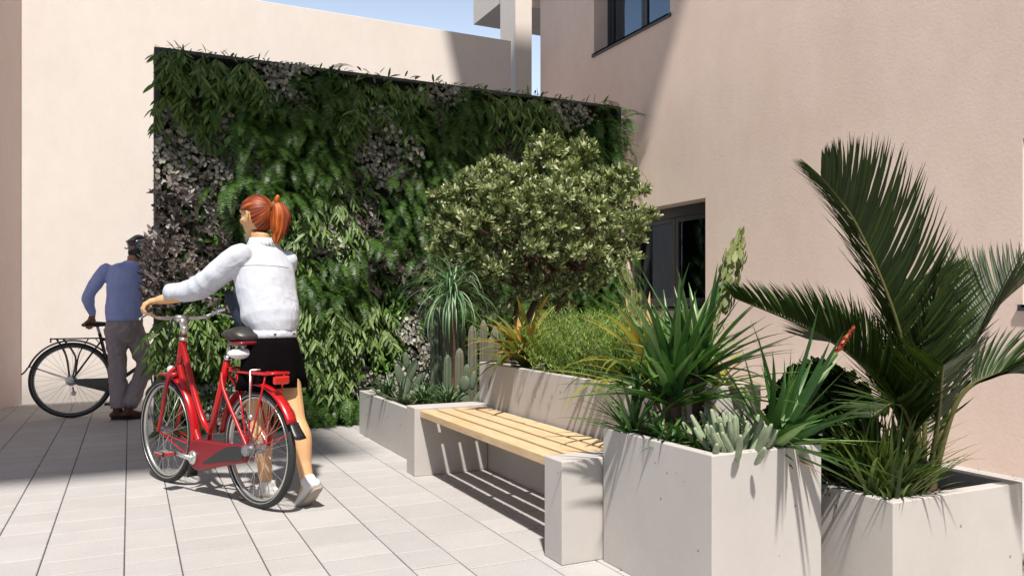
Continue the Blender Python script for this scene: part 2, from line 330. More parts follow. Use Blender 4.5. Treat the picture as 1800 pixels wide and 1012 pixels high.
b.quad((XR,YE,-.05),(XR,YE,HB),(XR+5,YE,HB),(XR+5,YE,-.05)); b.quad((XR,-2.5,-.05),(XR+5,-2.5,-.05),(XR+5,-2.5,HB),(XR,-2.5,HB))
b.quad((XR,-2.5,HB),(XR+5,-2.5,HB),(XR+5,YE,HB),(XR,YE,HB)); b.quad((XR+5,-2.5,-.05),(XR+5,YE,-.05),(XR+5,YE,HB),(XR+5,-2.5,HB))
o=b.obj('wall',M['pink'],bld); o.location=(-XR,-4,0)
def window(y0,y1,z0,z1,glass,curt):
    b=MB(); x0,x1=XR+.19,XR+.255; ft=.055; hd=.11
    b.box(x0,x1,y0,y0+ft,z0,z1); b.box(x0,x1,y1-ft,y1,z0,z1); b.box(x0,x1,y0+ft,y1-ft,z0,z0+ft); b.box(x0,x1,y0+ft,y1-ft,z1-hd,z1)
    f=b.obj('window',M['frame'],bld,bevel=.003); f.location=(-XR,-4,0)
    ym=(y0+y1)/2; pw=MB(); sa=MB(); s=.05
    for a,c in ((y0+ft+.002,ym-.003),(ym+.003,y1-ft-.002)):
        zb,zt=z0+ft+.002,z1-hd-.002; xa,xb=x0+.012,x0+.05
        sa.box(xa,xb,a,a+s,zb,zt); sa.box(xa,xb,c-s,c,zb,zt); sa.box(xa,xb,a+s,c-s,zb,zb+s); sa.box(xa,xb,a+s,c-s,zt-s,zt)
        pw.quad((x0+.03,a+s-.005,zb+s-.005),(x0+.03,a+s-.005,zt-s+.005),(x0+.03,c-s+.005,zt-s+.005),(x0+.03,c-s+.005,zb+s-.005))
    sa.obj('sash',M['frame'],f,bevel=.003); pw.obj('pane',glass,f)
    b=MB(); b.box(XR-.022,XR+.188,y0+.003,y1-.003,z0+.002,z0+.02); b.box(XR-.022,XR-.004,y0-.02,y1+.02,z0-.02,z0+.0195); b.obj('sill',M['frame'],f)
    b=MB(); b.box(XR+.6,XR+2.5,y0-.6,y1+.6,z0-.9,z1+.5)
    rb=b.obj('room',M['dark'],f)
    if curt:
        n=40; P=[]
        yy=np.linspace(y1-.42,y1-.02,n); xx=XR+.4+.025*np.sin(np.arange(n)*1.1)
        b=MB()
        for i in range(n-1): b.quad((xx[i],yy[i]+.1*(i<n/2)*0,z0-.3),(xx[i+1],yy[i+1],z0-.3),(xx[i+1],yy[i+1],z1+.1),(xx[i],yy[i],z1+.1))
        c=b.obj('curtain',M['curtain'],f,smooth=True); sm=c.modifiers.new('t','SOLIDIFY'); sm.thickness=.004
for i,q in enumerate(win): window(*q,M['glass_hi'] if i>1 else M['glass'],True)

b=MB(); b.box(-3.2,4.84,10.04,10.28,-.05,4.79); tag(b.obj('boundary_wall',M['plaster'],bevel=.006),'high cream plaster wall closing the courtyard, sunlit above the green wall','wall')
b=MB(); b.prism([(-1.06,10.03),(-1.06-.45*2.6,7.43),(-2.6,7.43),(-2.6,10.03)],-.05,6.2); b.xform([[1,0,0],[0,0,1],[0,1,0]]); tag(b.obj('side_wall',M['mauve'],bevel=.006),'mauve grey plaster wall edge at the far left of the photo','wall')
t=thing('neighbour_building','pale upper storey on a pillar peeking over the far wall','building',(5.1,10.5,0))
b=MB(); b.box(5.035,5.30,10.30,10.82,-.05,7.5); o=b.obj('pillar',M['plaster'],t); o.location=(-5.1,-10.5,0)
b=MB(); b.box(5.14,9,10.99,12.1,5.72,8.2); o=b.obj('upper_storey',M['plaster'],t); o.location=(-5.1,-10.5,0)
# added slabs out of view, placed only to shade the court and walls
t=thing('shade_blocker','unseen cream slabs added high overhead to shade the courtyard','shade blocker',(3,5,10))
b=MB(); zc=10.0
b.box(-3.95,-1.95,.24,4.64,zc,zc+.18); b.box(-1.95,-.70,.24,1.79,zc,zc+.18); b.box(-1.95,3.0,2.82,3.84,zc,zc+.18); b.box(3.0,XR-.01,3.22,7.54,zc,zc+.18); b.box(2.7,3.0,6.09,7.54,zc,zc+.18)
o=b.obj('shade_slab',M['plaster'],t); o.location=(-3,-5,-10)

# ------------------------------------------------------------------ planters and bench
def planter(label,x0,x1,y0,y1,h,soil,th=.04):
    t=thing('concrete_planter',label,'planter',((x0+x1)/2,(y0+y1)/2,0),0,'concrete planters'); cx,cy=(x0+x1)/2,(y0+y1)/2
    x0-=cx;x1-=cx;y0-=cy;y1-=cy; X=(x0,x0+th,x1-th,x1); Y=(y0,y0+th,y1-th,y1)
    V=[(x0,y0,0),(x1,y0,0),(x1,y1,0),(x0,y1,0),(x0,y0,h),(x1,y0,h),(x1,y1,h),(x0,y1,h),(X[1],Y[1],h),(X[2],Y[1],h),(X[2],Y[2],h),(X[1],Y[2],h),(X[1],Y[1],.1),(X[2],Y[1],.1),(X[2],Y[2],.1),(X[1],Y[2],.1)]
    F=[(3,2,1,0)]
    for a in ((0,4),(8,12)):
        for i in range(4):
            j=(i+1)%4; F.append((a[0]+i,a[0]+j,a[1]+j,a[1]+i))
    for i in range(4): j=(i+1)%4; F.append((4+i,4+j,8+j,8+i))
    F.append((12,13,14,15)); b=MB(); b.add(V,F); b.obj('shell',M['conc'],t,bevel=.004)
    n=18; gx=np.linspace(X[1]+.002,X[2]-.002,n); gy=np.linspace(Y[1]+.002,Y[2]-.002,n); b=MB(); V=[(x,y,soil+rng.normal()*.006) for y in gy for x in gx]
    b.add(V,[(j*n+i,j*n+i+1,(j+1)*n+i+1,(j+1)*n+i) for j in range(n-1) for i in range(n-1)]); b.obj('soil',M['soil'],t,smooth=True)
    return t
planter('square concrete planter with yuccas and succulents beside the bench end',1.80,2.315,2.145,2.84,.562,.53)
planter('tall long concrete planter forming the bench back, with rosemary',2.115,2.75,2.92,4.88,.695,.65)
planter('low long concrete planter with cacti in front of the green wall',1.74,3.75,4.91,6.55,.357,.32)
planter('low concrete planter with the palm and grass clump, at the right edge',2.43,3.17,1.93,2.84,.38,.31,.05)
t=thing('garden_bench','wooden slatted bench between two concrete end blocks','bench',(1.85,3.85,0))
for y0,y1 in ((2.855,3.01),(4.735,4.895)):
    b=MB(); b.box(-.24,.262,y0-3.85,y1-3.85,0,.43); b.obj('end_block',M['conc'],t,bevel=.004)
for i in range(4):
    b=MB(); x=-.205+i*.118; b.box(x,x+.094,3.013-3.85,4.732-3.85,.372,.414); b.obj('slat',M['wood'],t,bevel=.004)
for yy in (-.83,.80,0):
    b=MB(); b.box(-.16,.2,yy,yy+.03,.352,.3715); b.obj('support_bar',M['frame'],t)

# ------------------------------------------------------------------ leaves: templates and fields
def leaf_tpl(W,ys,fold=.25,curve=0.0):
    ys=np.array(ys); P=np.stack([0*ys,ys,-curve*ys**2],-1)[None]
    b=MB(); b.ribbons(P,np.array(W),A(0,0,1),fold); return b.V[0],b.L[0],b.T[0]
T_lance=leaf_tpl([.02,.085,.11,.08,.004],[0,.22,.48,.76,1],.3,.25)
T_round=leaf_tpl([.05,.33,.42,.33,.02],[0,.22,.5,.8,1],.25,.2)
T_point=leaf_tpl([.05,.22,.24,.13,.005],[0,.25,.5,.8,1],.35,.3)
T_tree=leaf_tpl([.03,.11,.16,.17,.03],[0,.25,.55,.85,1],.2,.1)
T_pin=leaf_tpl([.085,.08,.01],[0,.5,1],0,.2)
T_need=leaf_tpl([.06,.07,.01],[0,.5,1],0,0)
def frames(t,n):
    t=unit(t); s=unit(np.cross(t,n)); nn=np.cross(s,t); return np.stack([s,t,nn],-1)
def place(b,tpl,pos,t,n,size):
    Mx=frames(t,n)*np.asarray(size)[:,None,None]; b.inst(tpl,Mx,pos)
def rdir(n): return unit(rng.normal(size=(n,3)))

# ------------------------------------------------------------------ living wall
SEEDS=[('L',.35,3.03),('L',.61,3.04),('L',.88,3.07),('L',2.03,3.01),('L',2.36,3.01),('L',3.24,2.97),('L',3.65,2.96),('L',1.77,2.78),('L',.3,2.86),('S',1.22,3.04),('S',2.67,3.02),('S',4.11,3.05),('S',.35,2.54),('S',.61,2.49),('S',.75,2.36),('S',.43,2.12),('S',.26,2.32),('S',.88,2.22),('S',1.98,2.62),('S',2.19,2.48),('S',1.98,2.33),('S',2.3,2.33),('S',3.42,2.66),('S',3.49,2.56),('S',1.56,1.61),('S',2.76,1.46),('S',2.9,1.52),('S',2.47,.79),('S',2.36,.95),('S',2.67,.67),('S',1.95,.4),('S',.66,.34),('S',1.26,.73),('S',.59,.2),('S',2.53,.52),('F',1.51,2.98),('F',1.72,2.92),('F',2.99,2.96),('F',4.49,2.97),('F',.98,2.72),('F',1.07,2.48),('F',1.41,2.56),('F',1.51,2.32),('F',1.72,2.64),('F',2.47,2.77),('F',2.58,2.46),('F',2.87,2.75),('F',4.07,2.75),('F',4.63,2.74),('F',.84,2.1),('F',1.26,2.1),('F',1.02,2.09),('F',2.47,2.02),('F',2.36,2.12),('F',1.72,1.46),('F',1.61,1.33),('F',1.82,1.62),('F',2.58,1.7),('F',1.51,.3),('F',1.72,.18),('F',1.87,.15),('F',1.41,.17),('F',4.49,1.41),('F',4.59,1.77),('F',4.63,1.05),('F',4.49,2.31),('F',3.81,2.44),('F',2.82,1.05),('F',2.25,1.74),('F',3.11,1.83),('F',3.42,2.13),('F',3.94,1.75),('F',3.17,1.16),('D',.3,1.97),('D',.48,1.79),('D',.3,1.62),('D',.52,1.53),('D',.24,1.34),('D',.66,1.97),('D',.39,1.2),('D',.61,1.63),('D',.22,1.52),('D',1.92,1.91),('D',2.03,1.63),('D',2.19,1.48),('D',1.92,2.12),('D',2.25,1.34),('D',2.08,1.26),('D',1.98,1.42),('L',1.51,2.09),('L',1.66,1.92),('L',1.44,1.81),('L',1.72,1.77),('L',1.56,2.02),('L',1.51,1.03),('L',1.72,.95),('L',1.92,.85),('L',1.66,.7),('L',1.51,.65),('L',1.41,.95),('L',2.03,.95),('L',.43,.87),('L',.26,.78),('L',.7,.77),('L',.3,.54),('L',.3,.31),('L',.22,.96),('L',1.61,.52),('L',1.36,.55),('L',.48,.96),('L',3.05,1.05),('L',3.24,.94),('L',3.3,.71),('L',.35,.14),('B',2.19,1.16),('B',2.28,1.03),('B',2.14,1.37),('B',2.08,.58),('B',.61,.77),('B',.75,.94),('B',.5,.51),('B',.75,.57),('B',.43,.4)]
sx=np.array([[s[1],s[2]] for s in SEEDS]); st=np.array([s[0] for s in SEEDS])
# patches: seeds of one kind that touch
pid=-np.ones(len(st),int); k=0
for i in range(len(st)):
    if pid[i]>=0: continue
    stack=[i]; pid[i]=k
    while stack:
        a=stack.pop()
        for j in range(len(st)):
            if pid[j]<0 and st[j]==st[a] and np.hypot(*(sx[j]-sx[a]))<.4: pid[j]=k; stack.append(j)
    k+=1
GX0,GX1,GH,GY=.2,4.71,3.19,7.2
def assign(p):
    q=p+.07*np.stack([np.sin(p[:,1]*17+p[:,0]*5),np.sin(p[:,0]*15-p[:,1]*7)],-1)+rng.normal(size=p.shape)*.03
    d=((q[:,None]-sx[None])**2).sum(-1); return d.argmin(1)
def bulge(p):
    return .10+.055*np.sin(p[:,0]*5.3+1+np.sin(p[:,1]*3))+.05*np.sin(p[:,1]*6.1+p[:,0]*2.2)+.13*np.exp(-((p[:,0]-.25)**2/.09+(p[:,1]-1.4)**2/.12))+.05*np.sin(p[:,0]*13+p[:,1]*11)
def field(n,ty,z0=0.02,z1=GH,x0=GX0-.02,x1=GX1):
    p=np.stack([U(x0,x1,n),U(z0,z1,n)],-1); a=assign(p); m=st[a]==ty; p=p[m]; a=a[m]
    return p,pid[a],bulge(p)
gw=thing('living_wall','tall freestanding wall of hanging ferns and mixed foliage in a charcoal frame','green wall',(2.45,GY,0)); goff=(-2.45,-GY,0)
b=MB(); b.box(GX0+.03,GX1-.03,GY+.0,GY+.1,.0,GH-.03); o=b.obj('backing_panel',M['backing'],gw); o.location=goff
b=MB(); b.box(GX0-.02,GX0+.028,GY-.10,GY+.12,0,GH); b.box(GX1-.028,GX1+.02,GY-.10,GY+.12,0,GH); b.box(GX0+.028,GX1-.028,GY-.10,GY+.12,GH-.028,GH+.002)
o=b.obj('frame',M['frame'],gw,bevel=.003); o.location=goff
parts={}
def pm(p,i,ty):
    key=(ty,i)
    if key not in parts: parts[key]=MB()
    return parts[key]
def gather(ty,tpl,pos,t,n,size,pi):
    for i in np.unique(pi):
        m=pi==i; place(pm(None,i,ty),tpl,pos[m],t[m],n[m],np.broadcast_to(size,(len(pos),))[m])
OUT=A(0,-1,0); UP=A(0,0,1)
# lance sprays
p,pi,bl=field(3400,'L',.12,x0=GX0+.015,x1=GX1+.0); n=len(p); K=12
sd=unit(np.stack([rng.normal(size=n)*.45,-U(.25,.9,n),-U(.3,1.0,n)],-1)); ln=U(.16,.32,n)
for k in range(K):
    f=(k+.5)/K; s=f*ln
    pos=np.stack([p[:,0],GY-.02-bl*U(.1,.8,n),p[:,1]],-1)+sd*s[:,None]+np.stack([0*s,0*s,-.6*s**2],-1)
    lat=np.cross(sd,UP)*(1 if k%2 else -1); lat=unit(lat)
    t=sd*.75+lat*U(.4,.9,n)[:,None]+np.stack([0*s,-.1+0*s,-U(.1,.7,n)],-1); nn=unit(OUT*.8+UP*.8+rdir(n)*.35)
    gather('L',T_lance,pos,t,nn,U(.075,.13,n),pi)
# ferns
p,pi,bl=field(4300,'F',.1,x1=GX1+.06); n=len(p); S=26
az=rng.normal(size=n)*.5; el=U(-.4,.7,n); ln=U(.26,.50,n); drop=U(1.2,2.0,n)
pos=np.stack([p[:,0],GY-.02-bl*U(.1,.7,n),p[:,1]],-1)
for k in range(S):
    f=(k+.5)/S; th=el-drop*f**.8
    d=np.stack([np.cos(th)*np.sin(az),-np.cos(th)*np.cos(az),np.sin(th)],-1); pos=pos+d*(ln/S)[:,None]
    nn=np.stack([-np.sin(th)*np.sin(az),np.sin(th)*np.cos(az),np.cos(th)],-1); side=np.cross(d,nn)
    wl=.050*(math.sin(math.pi*min(1,f*.8+.2))**.7)+.006
    for sg in (-1,1):
        t=side*sg+d*.35+rng.normal(size=(n,3))*.06; gather('F',T_pin,pos.copy(),t,nn,wl*U(.8,1.1,n),pi)
# silver
p,pi,bl=field(34000,'S',.03); n=len(p)
pos=np.stack([p[:,0],GY-.02-bl*U(.3,1.25,n),p[:,1]],-1)
t=unit(A(0,-.45,-.8)+rng.normal(size=(n,3))*.45); nn=unit(OUT+UP*.5+rng.normal(size=(n,3))*.55); gather('S',T_round,pos,t,nn,U(.030,.050,n),pi)
# dusky whorls
p,pi,bl=field(6200,'D',.05)
p2,pi2,bl2=field(420,'D',1.02,1.60,GX0-.08,GX0+.02); p=np.concatenate([p,p2]); pi=np.concatenate([pi,pi2]); bl=np.concatenate([bl,bl2]); n=len(p)
ax=unit(OUT*.9+A(0,0,-.25)+rng.normal(size=(n,3))*.45); base=np.stack([p[:,0],GY-.02-bl*U(.3,1.35,n),p[:,1]],-1)
e1=unit(np.cross(ax,A(.3,.2,1))); e2=np.cross(ax,e1)
for k in range(6):
    a=k*math.pi*2/6+rng.random(n)*.5; r=np.cos(a)[:,None]*e1+np.sin(a)[:,None]*e2
    t=r+ax*U(.1,.8,n)[:,None]+A(0,0,-.25); gather('D',T_point,base+ax*.01*k,t,ax-r*.3,U(.035,.065,n),pi)
# bright
p,pi,bl=field(14000,'B',.03); n=len(p)
pos=np.stack([p[:,0],GY-.02-bl*U(.3,1.2,n),p[:,1]],-1)
t=unit(A(0,-.4,-.5)+rng.normal(size=(n,3))*.6); nn=unit(OUT+UP*.7+rng.normal(size=(n,3))*.4); gather('B',T_round,pos,t,nn,U(.024,.042,n),pi)
# under-storey that closes the gaps
p=np.stack([U(GX0+.03,GX1-.05,5000),U(.05,GH-.06,5000)],-1); a=pid[assign(p)]; n=len(p)
pos=np.stack([p[:,0],GY-U(.01,.08,n),p[:,1]],-1); t=unit(A(0,-.3,-.8)+rng.normal(size=(n,3))*.5); nn=unit(OUT+rng.normal(size=(n,3))*.4)
ub=MB(); place(ub,T_lance,pos,t,nn,U(.1,.16,n)); o=ub.obj('undergrowth',M['F'],gw,smooth=True); o.location=goff
# stray tips along the top edge
n=330; p=np.stack([U(GX0+.02,GX1-.03,n),GY-U(.06,.15,n),GH-U(-.012,.035,n)],-1); tb=MB(); place(tb,T_lance,p,unit(A(.1,-.7,.15)+rng.normal(size=(n,3))*A(.7,.3,.55)),UP+OUT*.6+rng.normal(size=(n,3))*.3,U(.05,.11,n))
o=tb.obj('stray_shoots',M['L'],gw,smooth=True); o.location=goff
NM={'L':'lance_leaf_patch','F':'fern_patch','S':'silver_leaf_patch','D':'dusky_leaf_patch','B':'bright_leaf_patch'}
for (ty,i),mb in parts.items():
    o=mb.obj(NM[ty],M[ty],gw,smooth=True); o.location=goff

# ------------------------------------------------------------------ tree
def curve(pts,n=14):
    pts=[A(*p) for p in pts]; out=[]; m=len(pts)
    for i in range(m-1):
        p0=pts[max(i-1,0)];p1=pts[i];p2=pts[i+1];p3=pts[min(i+2,m-1)]
        for k in range(n):
            t=k/n; out.append(.5*((2*p1)+(-p0+p2)*t+(2*p0-5*p1+4*p2-p3)*t*t+(-p0+3*p1-3*p2+p3)*t**3))
    out.append(pts[-1]); return np.array(out)
tree=thing('broadleaf_tree','small round-crowned tree with pale olive leaves in front of the green wall','tree',(2.75,5.72,.3)); toff=(-2.75,-5.72,-.3)
RT=A(.9,-.435,0); FW=A(.435,.9,0); cc=A(2.955,5.645,1.65)
blobs=[(-.58,.0,.12,.20),(-.74,.05,-.12,.15),(-.45,-.1,.36,.16),(-.66,-.05,.30,.13),(-.2,.0,.42,.17),(-.05,-.2,.36,.17),(.10,-.05,.55,.15),(.28,.0,.56,.12),(.22,.0,.64,.09),(.42,.05,.60,.10),(.46,.05,.36,.17),(.70,.0,.26,.15),(.84,-.05,.05,.13),(.90,0,-.05,.08),(.64,-.1,-.12,.17),(.28,-.38,.20,.19),(-.1,-.42,.14,.19),(-.4,-.36,-.02,.18),(.05,-.4,-.14,.19),(.35,-.34,-.20,.18),(-.25,-.3,-.32,.17),(-.55,-.05,-.36,.15),(.12,-.15,-.42,.16),(.44,-.05,-.42,.14),(-.42,.1,-.52,.12),(-.62,-.2,.02,.15),(-.3,-.32,.26,.16),(.5,-.3,.10,.17),(.66,.05,.42,.10),(.76,0,.40,.07),(-.02,-.42,.02,.14),(.2,-.42,.0,.15),(-.2,.3,.1,.25),(.3,.35,.15,.25),(-.45,.3,-.1,.22),(.5,.3,-.1,.22),(.0,.3,-.3,.22),(.05,.1,.2,.2),(.6,-.22,-.32,.12),(-.05,-.2,-.52,.11),(.3,-.2,.42,.13),(-.72,0,.12,.12),(-.5,-.22,-.2,.14),(.84,-.06,-.2,.08),(-.62,0,-.56,.12),(-.3,-.1,-.60,.13),(.22,-.05,-.60,.11),(-.8,0,.05,.10),(-.78,0,-.32,.11),(.08,.0,.66,.10),(.14,.02,.72,.07),(.44,.02,.70,.08),(.50,0,.66,.06),(.82,0,.46,.08),(.92,0,.34,.07),(.98,-.02,.12,.09),(-.36,0,.52,.08),(-.78,0,.28,.08)]
tb=MB(); br=MB(); P=[];O=[]
for (r,f,u,rad) in blobs:
    c=cc+RT*(r*.94-.05)+FW*f+UP*u; n=int(1650*rad*rad)+8; d=rdir(n); d[:,2]=np.abs(d[:,2])*.5+d[:,2]*.5; d=unit(d+rng.normal(size=(n,3))*.2)
    rr=rad*(U(.45,1.0,n)**.6)*(1+.25*np.sin(d[:,0]*9+d[:,2]*7)); P.append(c+d*rr[:,None]); O.append(unit(d*.8+UP*.45+rng.normal(size=(n,3))*.25))
P=np.concatenate(P); O=np.concatenate(O); n=len(P)
e1=unit(np.cross(O,A(.31,.22,.9))); e2=np.cross(O,e1)
for k in range(11):
    a=k*2.4+U(0,6.28,n)*.15; r=np.cos(a)[:,None]*e1+np.sin(a)[:,None]*e2; sp=.35+.9*(1-k/11)
    place(tb,T_tree,P+O*(.035*k/11-.02),O+r*sp+rng.normal(size=(n,3))*.12,O-r*.6,U(.038,.062,n))
o=tb.obj('crown',M['tree'],tree,smooth=True); o.location=toff
stems=[[(2.70,5.72,.3),(2.70,5.70,.62),(2.78,5.70,.95),(2.85,5.68,1.25)],[(2.75,5.75,.3),(2.82,5.76,.7),(2.95,5.72,1.05),(3.1,5.68,1.35)],[(2.78,5.70,.3),(2.88,5.66,.75),(3.08,5.6,1.0),(3.28,5.5,1.4)]]
for s in stems:
    c=curve(s); br.tube(c,np.linspace(.038,.022,len(c)),8)
    e=c[-1]
    for _ in range(8):
        q=blobs[rng.integers(0,19)]; tgt=cc+RT*(q[0]*.94-.05)+FW*q[1]+UP*q[2]; mid=(e+tgt)/2+rng.normal(size=3)*.05-UP*.05+FW*.06; cv=curve([e-UP*.05,mid,tgt],6); br.tube(cv,np.linspace(.018,.005,len(cv)),5)
# fine twigs into the clusters
for i in rng.choice(n,220,replace=False):
    q=P[i]; tgt=q*.72+cc*.28-UP*.05; br.tube([tgt,(tgt+q)/2+rng.normal(size=3)*.015,q],[.005,.0035,.002],4)
o=br.obj('trunk',M['bark'],tree,smooth=True); o.location=toff

# ------------------------------------------------------------------ strap-leaved plants
def rosette(b,base,n,ln,wd,el,droop,fold=.35,tilt=None,S=9,az=None,prof=(.55,1,.95,.6,.02),p=1.6,jit=.02,twist=0):
    base=A(*base); phi=np.arange(n)*2.39996+U(-.3,.3,n) if az is None else U(az[0],az[1],n)
    L=U(*ln,n); e0=np.radians(U(*el,n)); dr=np.radians(U(*droop,n)); s=np.linspace(0,1,S)
    th=e0[:,None]-dr[:,None]*s[None]**p; ph=phi[:,None]+twist*(s[None]**2)*rng.normal(size=n)[:,None]
    d=np.stack([np.cos(th)*np.cos(ph),np.cos(th)*np.sin(ph),np.sin(th)],-1)
    N=np.stack([-np.sin(th)*np.cos(ph),-np.sin(th)*np.sin(ph),np.cos(th)],-1)
    Pp=np.cumsum(d,1)*(L/(S-1))[:,None,None]; Pp-=Pp[:,:1]
    if tilt is not None: Mt=np.array(tilt); Pp=Pp@Mt.T; N=N@Mt.T
    Pp=Pp+base+(rng.normal(size=(n,1,3))*jit)
    W=np.interp(s,np.linspace(0,1,len(prof)),prof)[None]*U(.85,1.1,n)[:,None]*wd/2
    b.ribbons(Pp,W,N,fold); return Pp
def tiltm(ax,deg): return np.array(Matrix.Rotation(R_(deg),3,Vector(ax)))
def plant(name,label,cat,base,mat,build,group=None,mname='foliage',extra=None):
    t=thing(name,label,cat,base,0,group); b=MB(); build(b); b.xform(np.eye(3),-A(*base)); b.obj(mname,M[mat],t,smooth=True)
    if extra:
        for nm,mt,fn in extra:
            e=MB(); fn(e); e.xform(np.eye(3),-A(*base)); e.obj(nm,M[mt],t,smooth=True)
    return t
def spike(b,p0,p1,rad,n,size):
    p0=A(*p0);p1=A(*p1); f=U(.0,1,n); ax=unit(p1-p0); e1=unit(np.cross(ax,A(.2,.9,.1))); e2=np.cross(ax,e1); a=U(0,6.28,n)
    r=np.cos(a)[:,None]*e1+np.sin(a)[:,None]*e2; rr=rad*np.clip(np.sin(np.pi*np.clip(f*.85+.12,0,1)),.15,1)*U(.3,1,n)
    place(b,T_point,p0+(p1-p0)*f[:,None]+r*rr[:,None],ax*1.0+r*U(.1,.6,n)[:,None],r,size*U(.7,1.2,n))
# big planter
def y1(b):
    rosette(b,(1.98,2.60,.70),66,(.34,.60),.037,(8,86),(5,45),.45,p=1.4,prof=(.8,1,.8,.45,.02))
plant('yucca_plant','large spiky dark green yucca on a short trunk, left in the square planter','yucca',(1.98,2.6,.53),'yucca',y1,group='yuccas in the square planter',extra=[('trunk','bark',lambda e:e.tube([(1.98,2.6,.5),(1.985,2.6,.62),(1.98,2.6,.74)],[.028,.034,.03],9)),('dead_leaves','dry',lambda e:rosette(e,(1.98,2.6,.62),16,(.10,.18),.02,(-75,-30),(0,30),.3))])
def y2(b):
    rosette(b,(2.13,2.62,.80),46,(.30,.50),.033,(25,88),(0,30),.45,p=1.4,prof=(.8,1,.8,.45,.02))
    rosette(b,(2.13,2.62,.78),18,(.3,.46),.032,(12,45),(10,50),.45,p=1.4,prof=(.8,1,.8,.45,.02))
plant('yucca_plant','upright green yucca with the tallest pale flower spike, behind the large one','yucca',(2.13,2.62,.53),'yucca',y2,group='yuccas in the square planter',extra=[('trunk','bark',lambda e:e.tube([(2.12,2.62,.5),(2.13,2.62,.82)],[.025,.026],8)),
  ('flower_stalk','bloom',lambda e:e.tube(curve([(2.13,2.62,.8),(2.23,2.62,1.02),(2.355,2.64,1.35)]),np.linspace(.008,.004,29),6)),('flower_spike','bloom',lambda e:spike(e,(2.25,2.62,1.04),(2.36,2.64,1.37),.065,150,.046)),('red_bud','redbloom',lambda e:spike(e,(2.155,2.60,.95),(2.18,2.585,1.04),.012,30,.03))])
def y3(b): rosette(b,(1.86,2.70,.56),50,(.22,.38),.018,(18,82),(10,50),.4,p=1.4,prof=(.8,1,.8,.45,.02))
plant('yucca_plant','small grey-green yucca rosette leaning over the planter edge by the bench','yucca',(1.86,2.7,.53),'yucca',y3,group='yuccas in the square planter')
TL=tiltm((.55,1,0),32)
def y4(b):
    rosette(b,(2.17,2.24,.56),64,(.28,.52),.032,(8,86),(0,28),.45,tilt=TL,p=1.4,prof=(.8,1,.8,.45,.02))
    rosette(b,(2.17,2.24,.56),18,(.14,.22),.016,(0,35),(5,30),.3)
plant('yucca_plant','green yucca leaning right with a red flower spike, right corner of the square planter','yucca',(2.17,2.24,.53),'yucca',y4,group='yuccas in the square planter',extra=[('flower_stalk','yucca',lambda e:e.tube(curve([(2.17,2.24,.56),(2.29,2.2,.75),(2.405,2.16,.895)]),np.linspace(.016,.010,29),7)),('flower_spike','redbloom',lambda e:spike(e,(2.395,2.16,.885),(2.46,2.135,.985),.010,90,.019)),('dead_leaves','dry',lambda e:rosette(e,(2.17,2.22,.57),14,(.12,.2),.018,(-30,-5),(5,30),.3))])
def succ(b):
    for _ in range(62):
        bx,by=2.03+rng.normal()*.055,2.29+rng.normal()*.05; a=math.atan2(by-2.29,bx-2.03)+rng.normal()*.3; lean=np.hypot(bx-2.03,by-2.29)*7+abs(rng.normal())*.15
        L=U(.08,.15); d=unit(A(math.cos(a)*lean,math.sin(a)*lean,1)); p=A(bx,by,.525); pts=[p,p+d*L*.3,p+d*L*.7+UP*.01,p+d*L+UP*.018]
        b.tube(pts,[.007,.011,.012,.007],7,rnd=True)
plant('succulent_plant','clump of pale finger-leaved succulents at the front of the square planter','succulent',(2.03,2.29,.53),'succ',succ,mname='fingers')
def carp(b): 
    for x,y in ((1.88,2.5),(1.93,2.38),(1.98,2.48),(2.2,2.45),(2.1,2.5),(1.9,2.6)): rosette(b,(x,y,.535),34,(.08,.19),.014,(5,75),(10,50),.3)
plant('filler_plant','low dark green leafy filler below the yuccas in the square planter','plant',(1.95,2.45,.53),'yucca',carp)
# tall planter
def br1(b): rosette(b,(2.25,4.42,.70),70,(.32,.54),.056,(18,86),(25,95),.3,p=1.5,twist=.3)
plant('dracaena_plant','orange and yellow strap-leaved plant at the far end of the tall planter','dracaena',(2.26,4.42,.65),'orange',br1)
def fl(b):
    rosette(b,(2.31,3.2,.68),70,(.34,.60),.040,(8,84),(20,95),.3,p=1.5,twist=.3)
plant('flax_plant','yellow-green variegated strap-leaved plant at the near end of the tall planter','flax',(2.38,3.12,.65),'flax',fl,extra=[('flower_stalk','bloom',lambda e:e.tube(curve([(2.3,3.16,.68),(2.24,3.2,.95),(2.195,3.24,1.18)]),np.linspace(.008,.004,29),6)),('flower_spike','bloom',lambda e:spike(e,(2.25,3.19,.90),(2.19,3.245,1.22),.055,120,.046)),('red_bud','redbloom',lambda e:spike(e,(2.36,3.05,.95),(2.375,3.03,1.05),.013,30,.032))])
def fl2(b): rosette(b,(2.55,2.98,.68),26,(.22,.38),.03,(5,70),(30,90),.3,p=1.5,twist=.3)
plant('flax_plant','green and yellow strap-leaved plant in the near right corner of the tall planter','flax',(2.55,2.98,.65),'flax',fl2)
def ros(b):
    n=620; x=U(2.16,2.7,n); y=U(3.3,4.25,n); h=U(.2,.47,n)*(1-.3*np.abs(y-3.8)/.5); lx=rng.normal(size=n)*.12; ly=rng.normal(size=n)*.12
    for k in range(46):
        f=(k+.5)/46; pos=np.stack([x+lx*f,y+ly*f,.65+h*f],-1); m=(f>.12); a=U(0,6.28,n)
        t=np.stack([np.cos(a)*.8,np.sin(a)*.8,U(.3,1.1,n)],-1); place(b,T_need,pos,t,UP+rdir(n)*.5,U(.02,.038,n))
def rosst(e):
    for _ in range(150):
        x=U(2.2,2.7);y=U(3.35,4.25);h=U(.2,.4); e.tube([(x,y,.64),(x+rng.normal()*.05,y+rng.normal()*.05,.64+h)],[.003,.0015],4)
plant('rosemary_bush','dense feathery green rosemary bush in the middle of the tall planter','shrub',(2.42,3.8,.65),'rosemary',ros,extra=[('stems','petiole',rosst)])
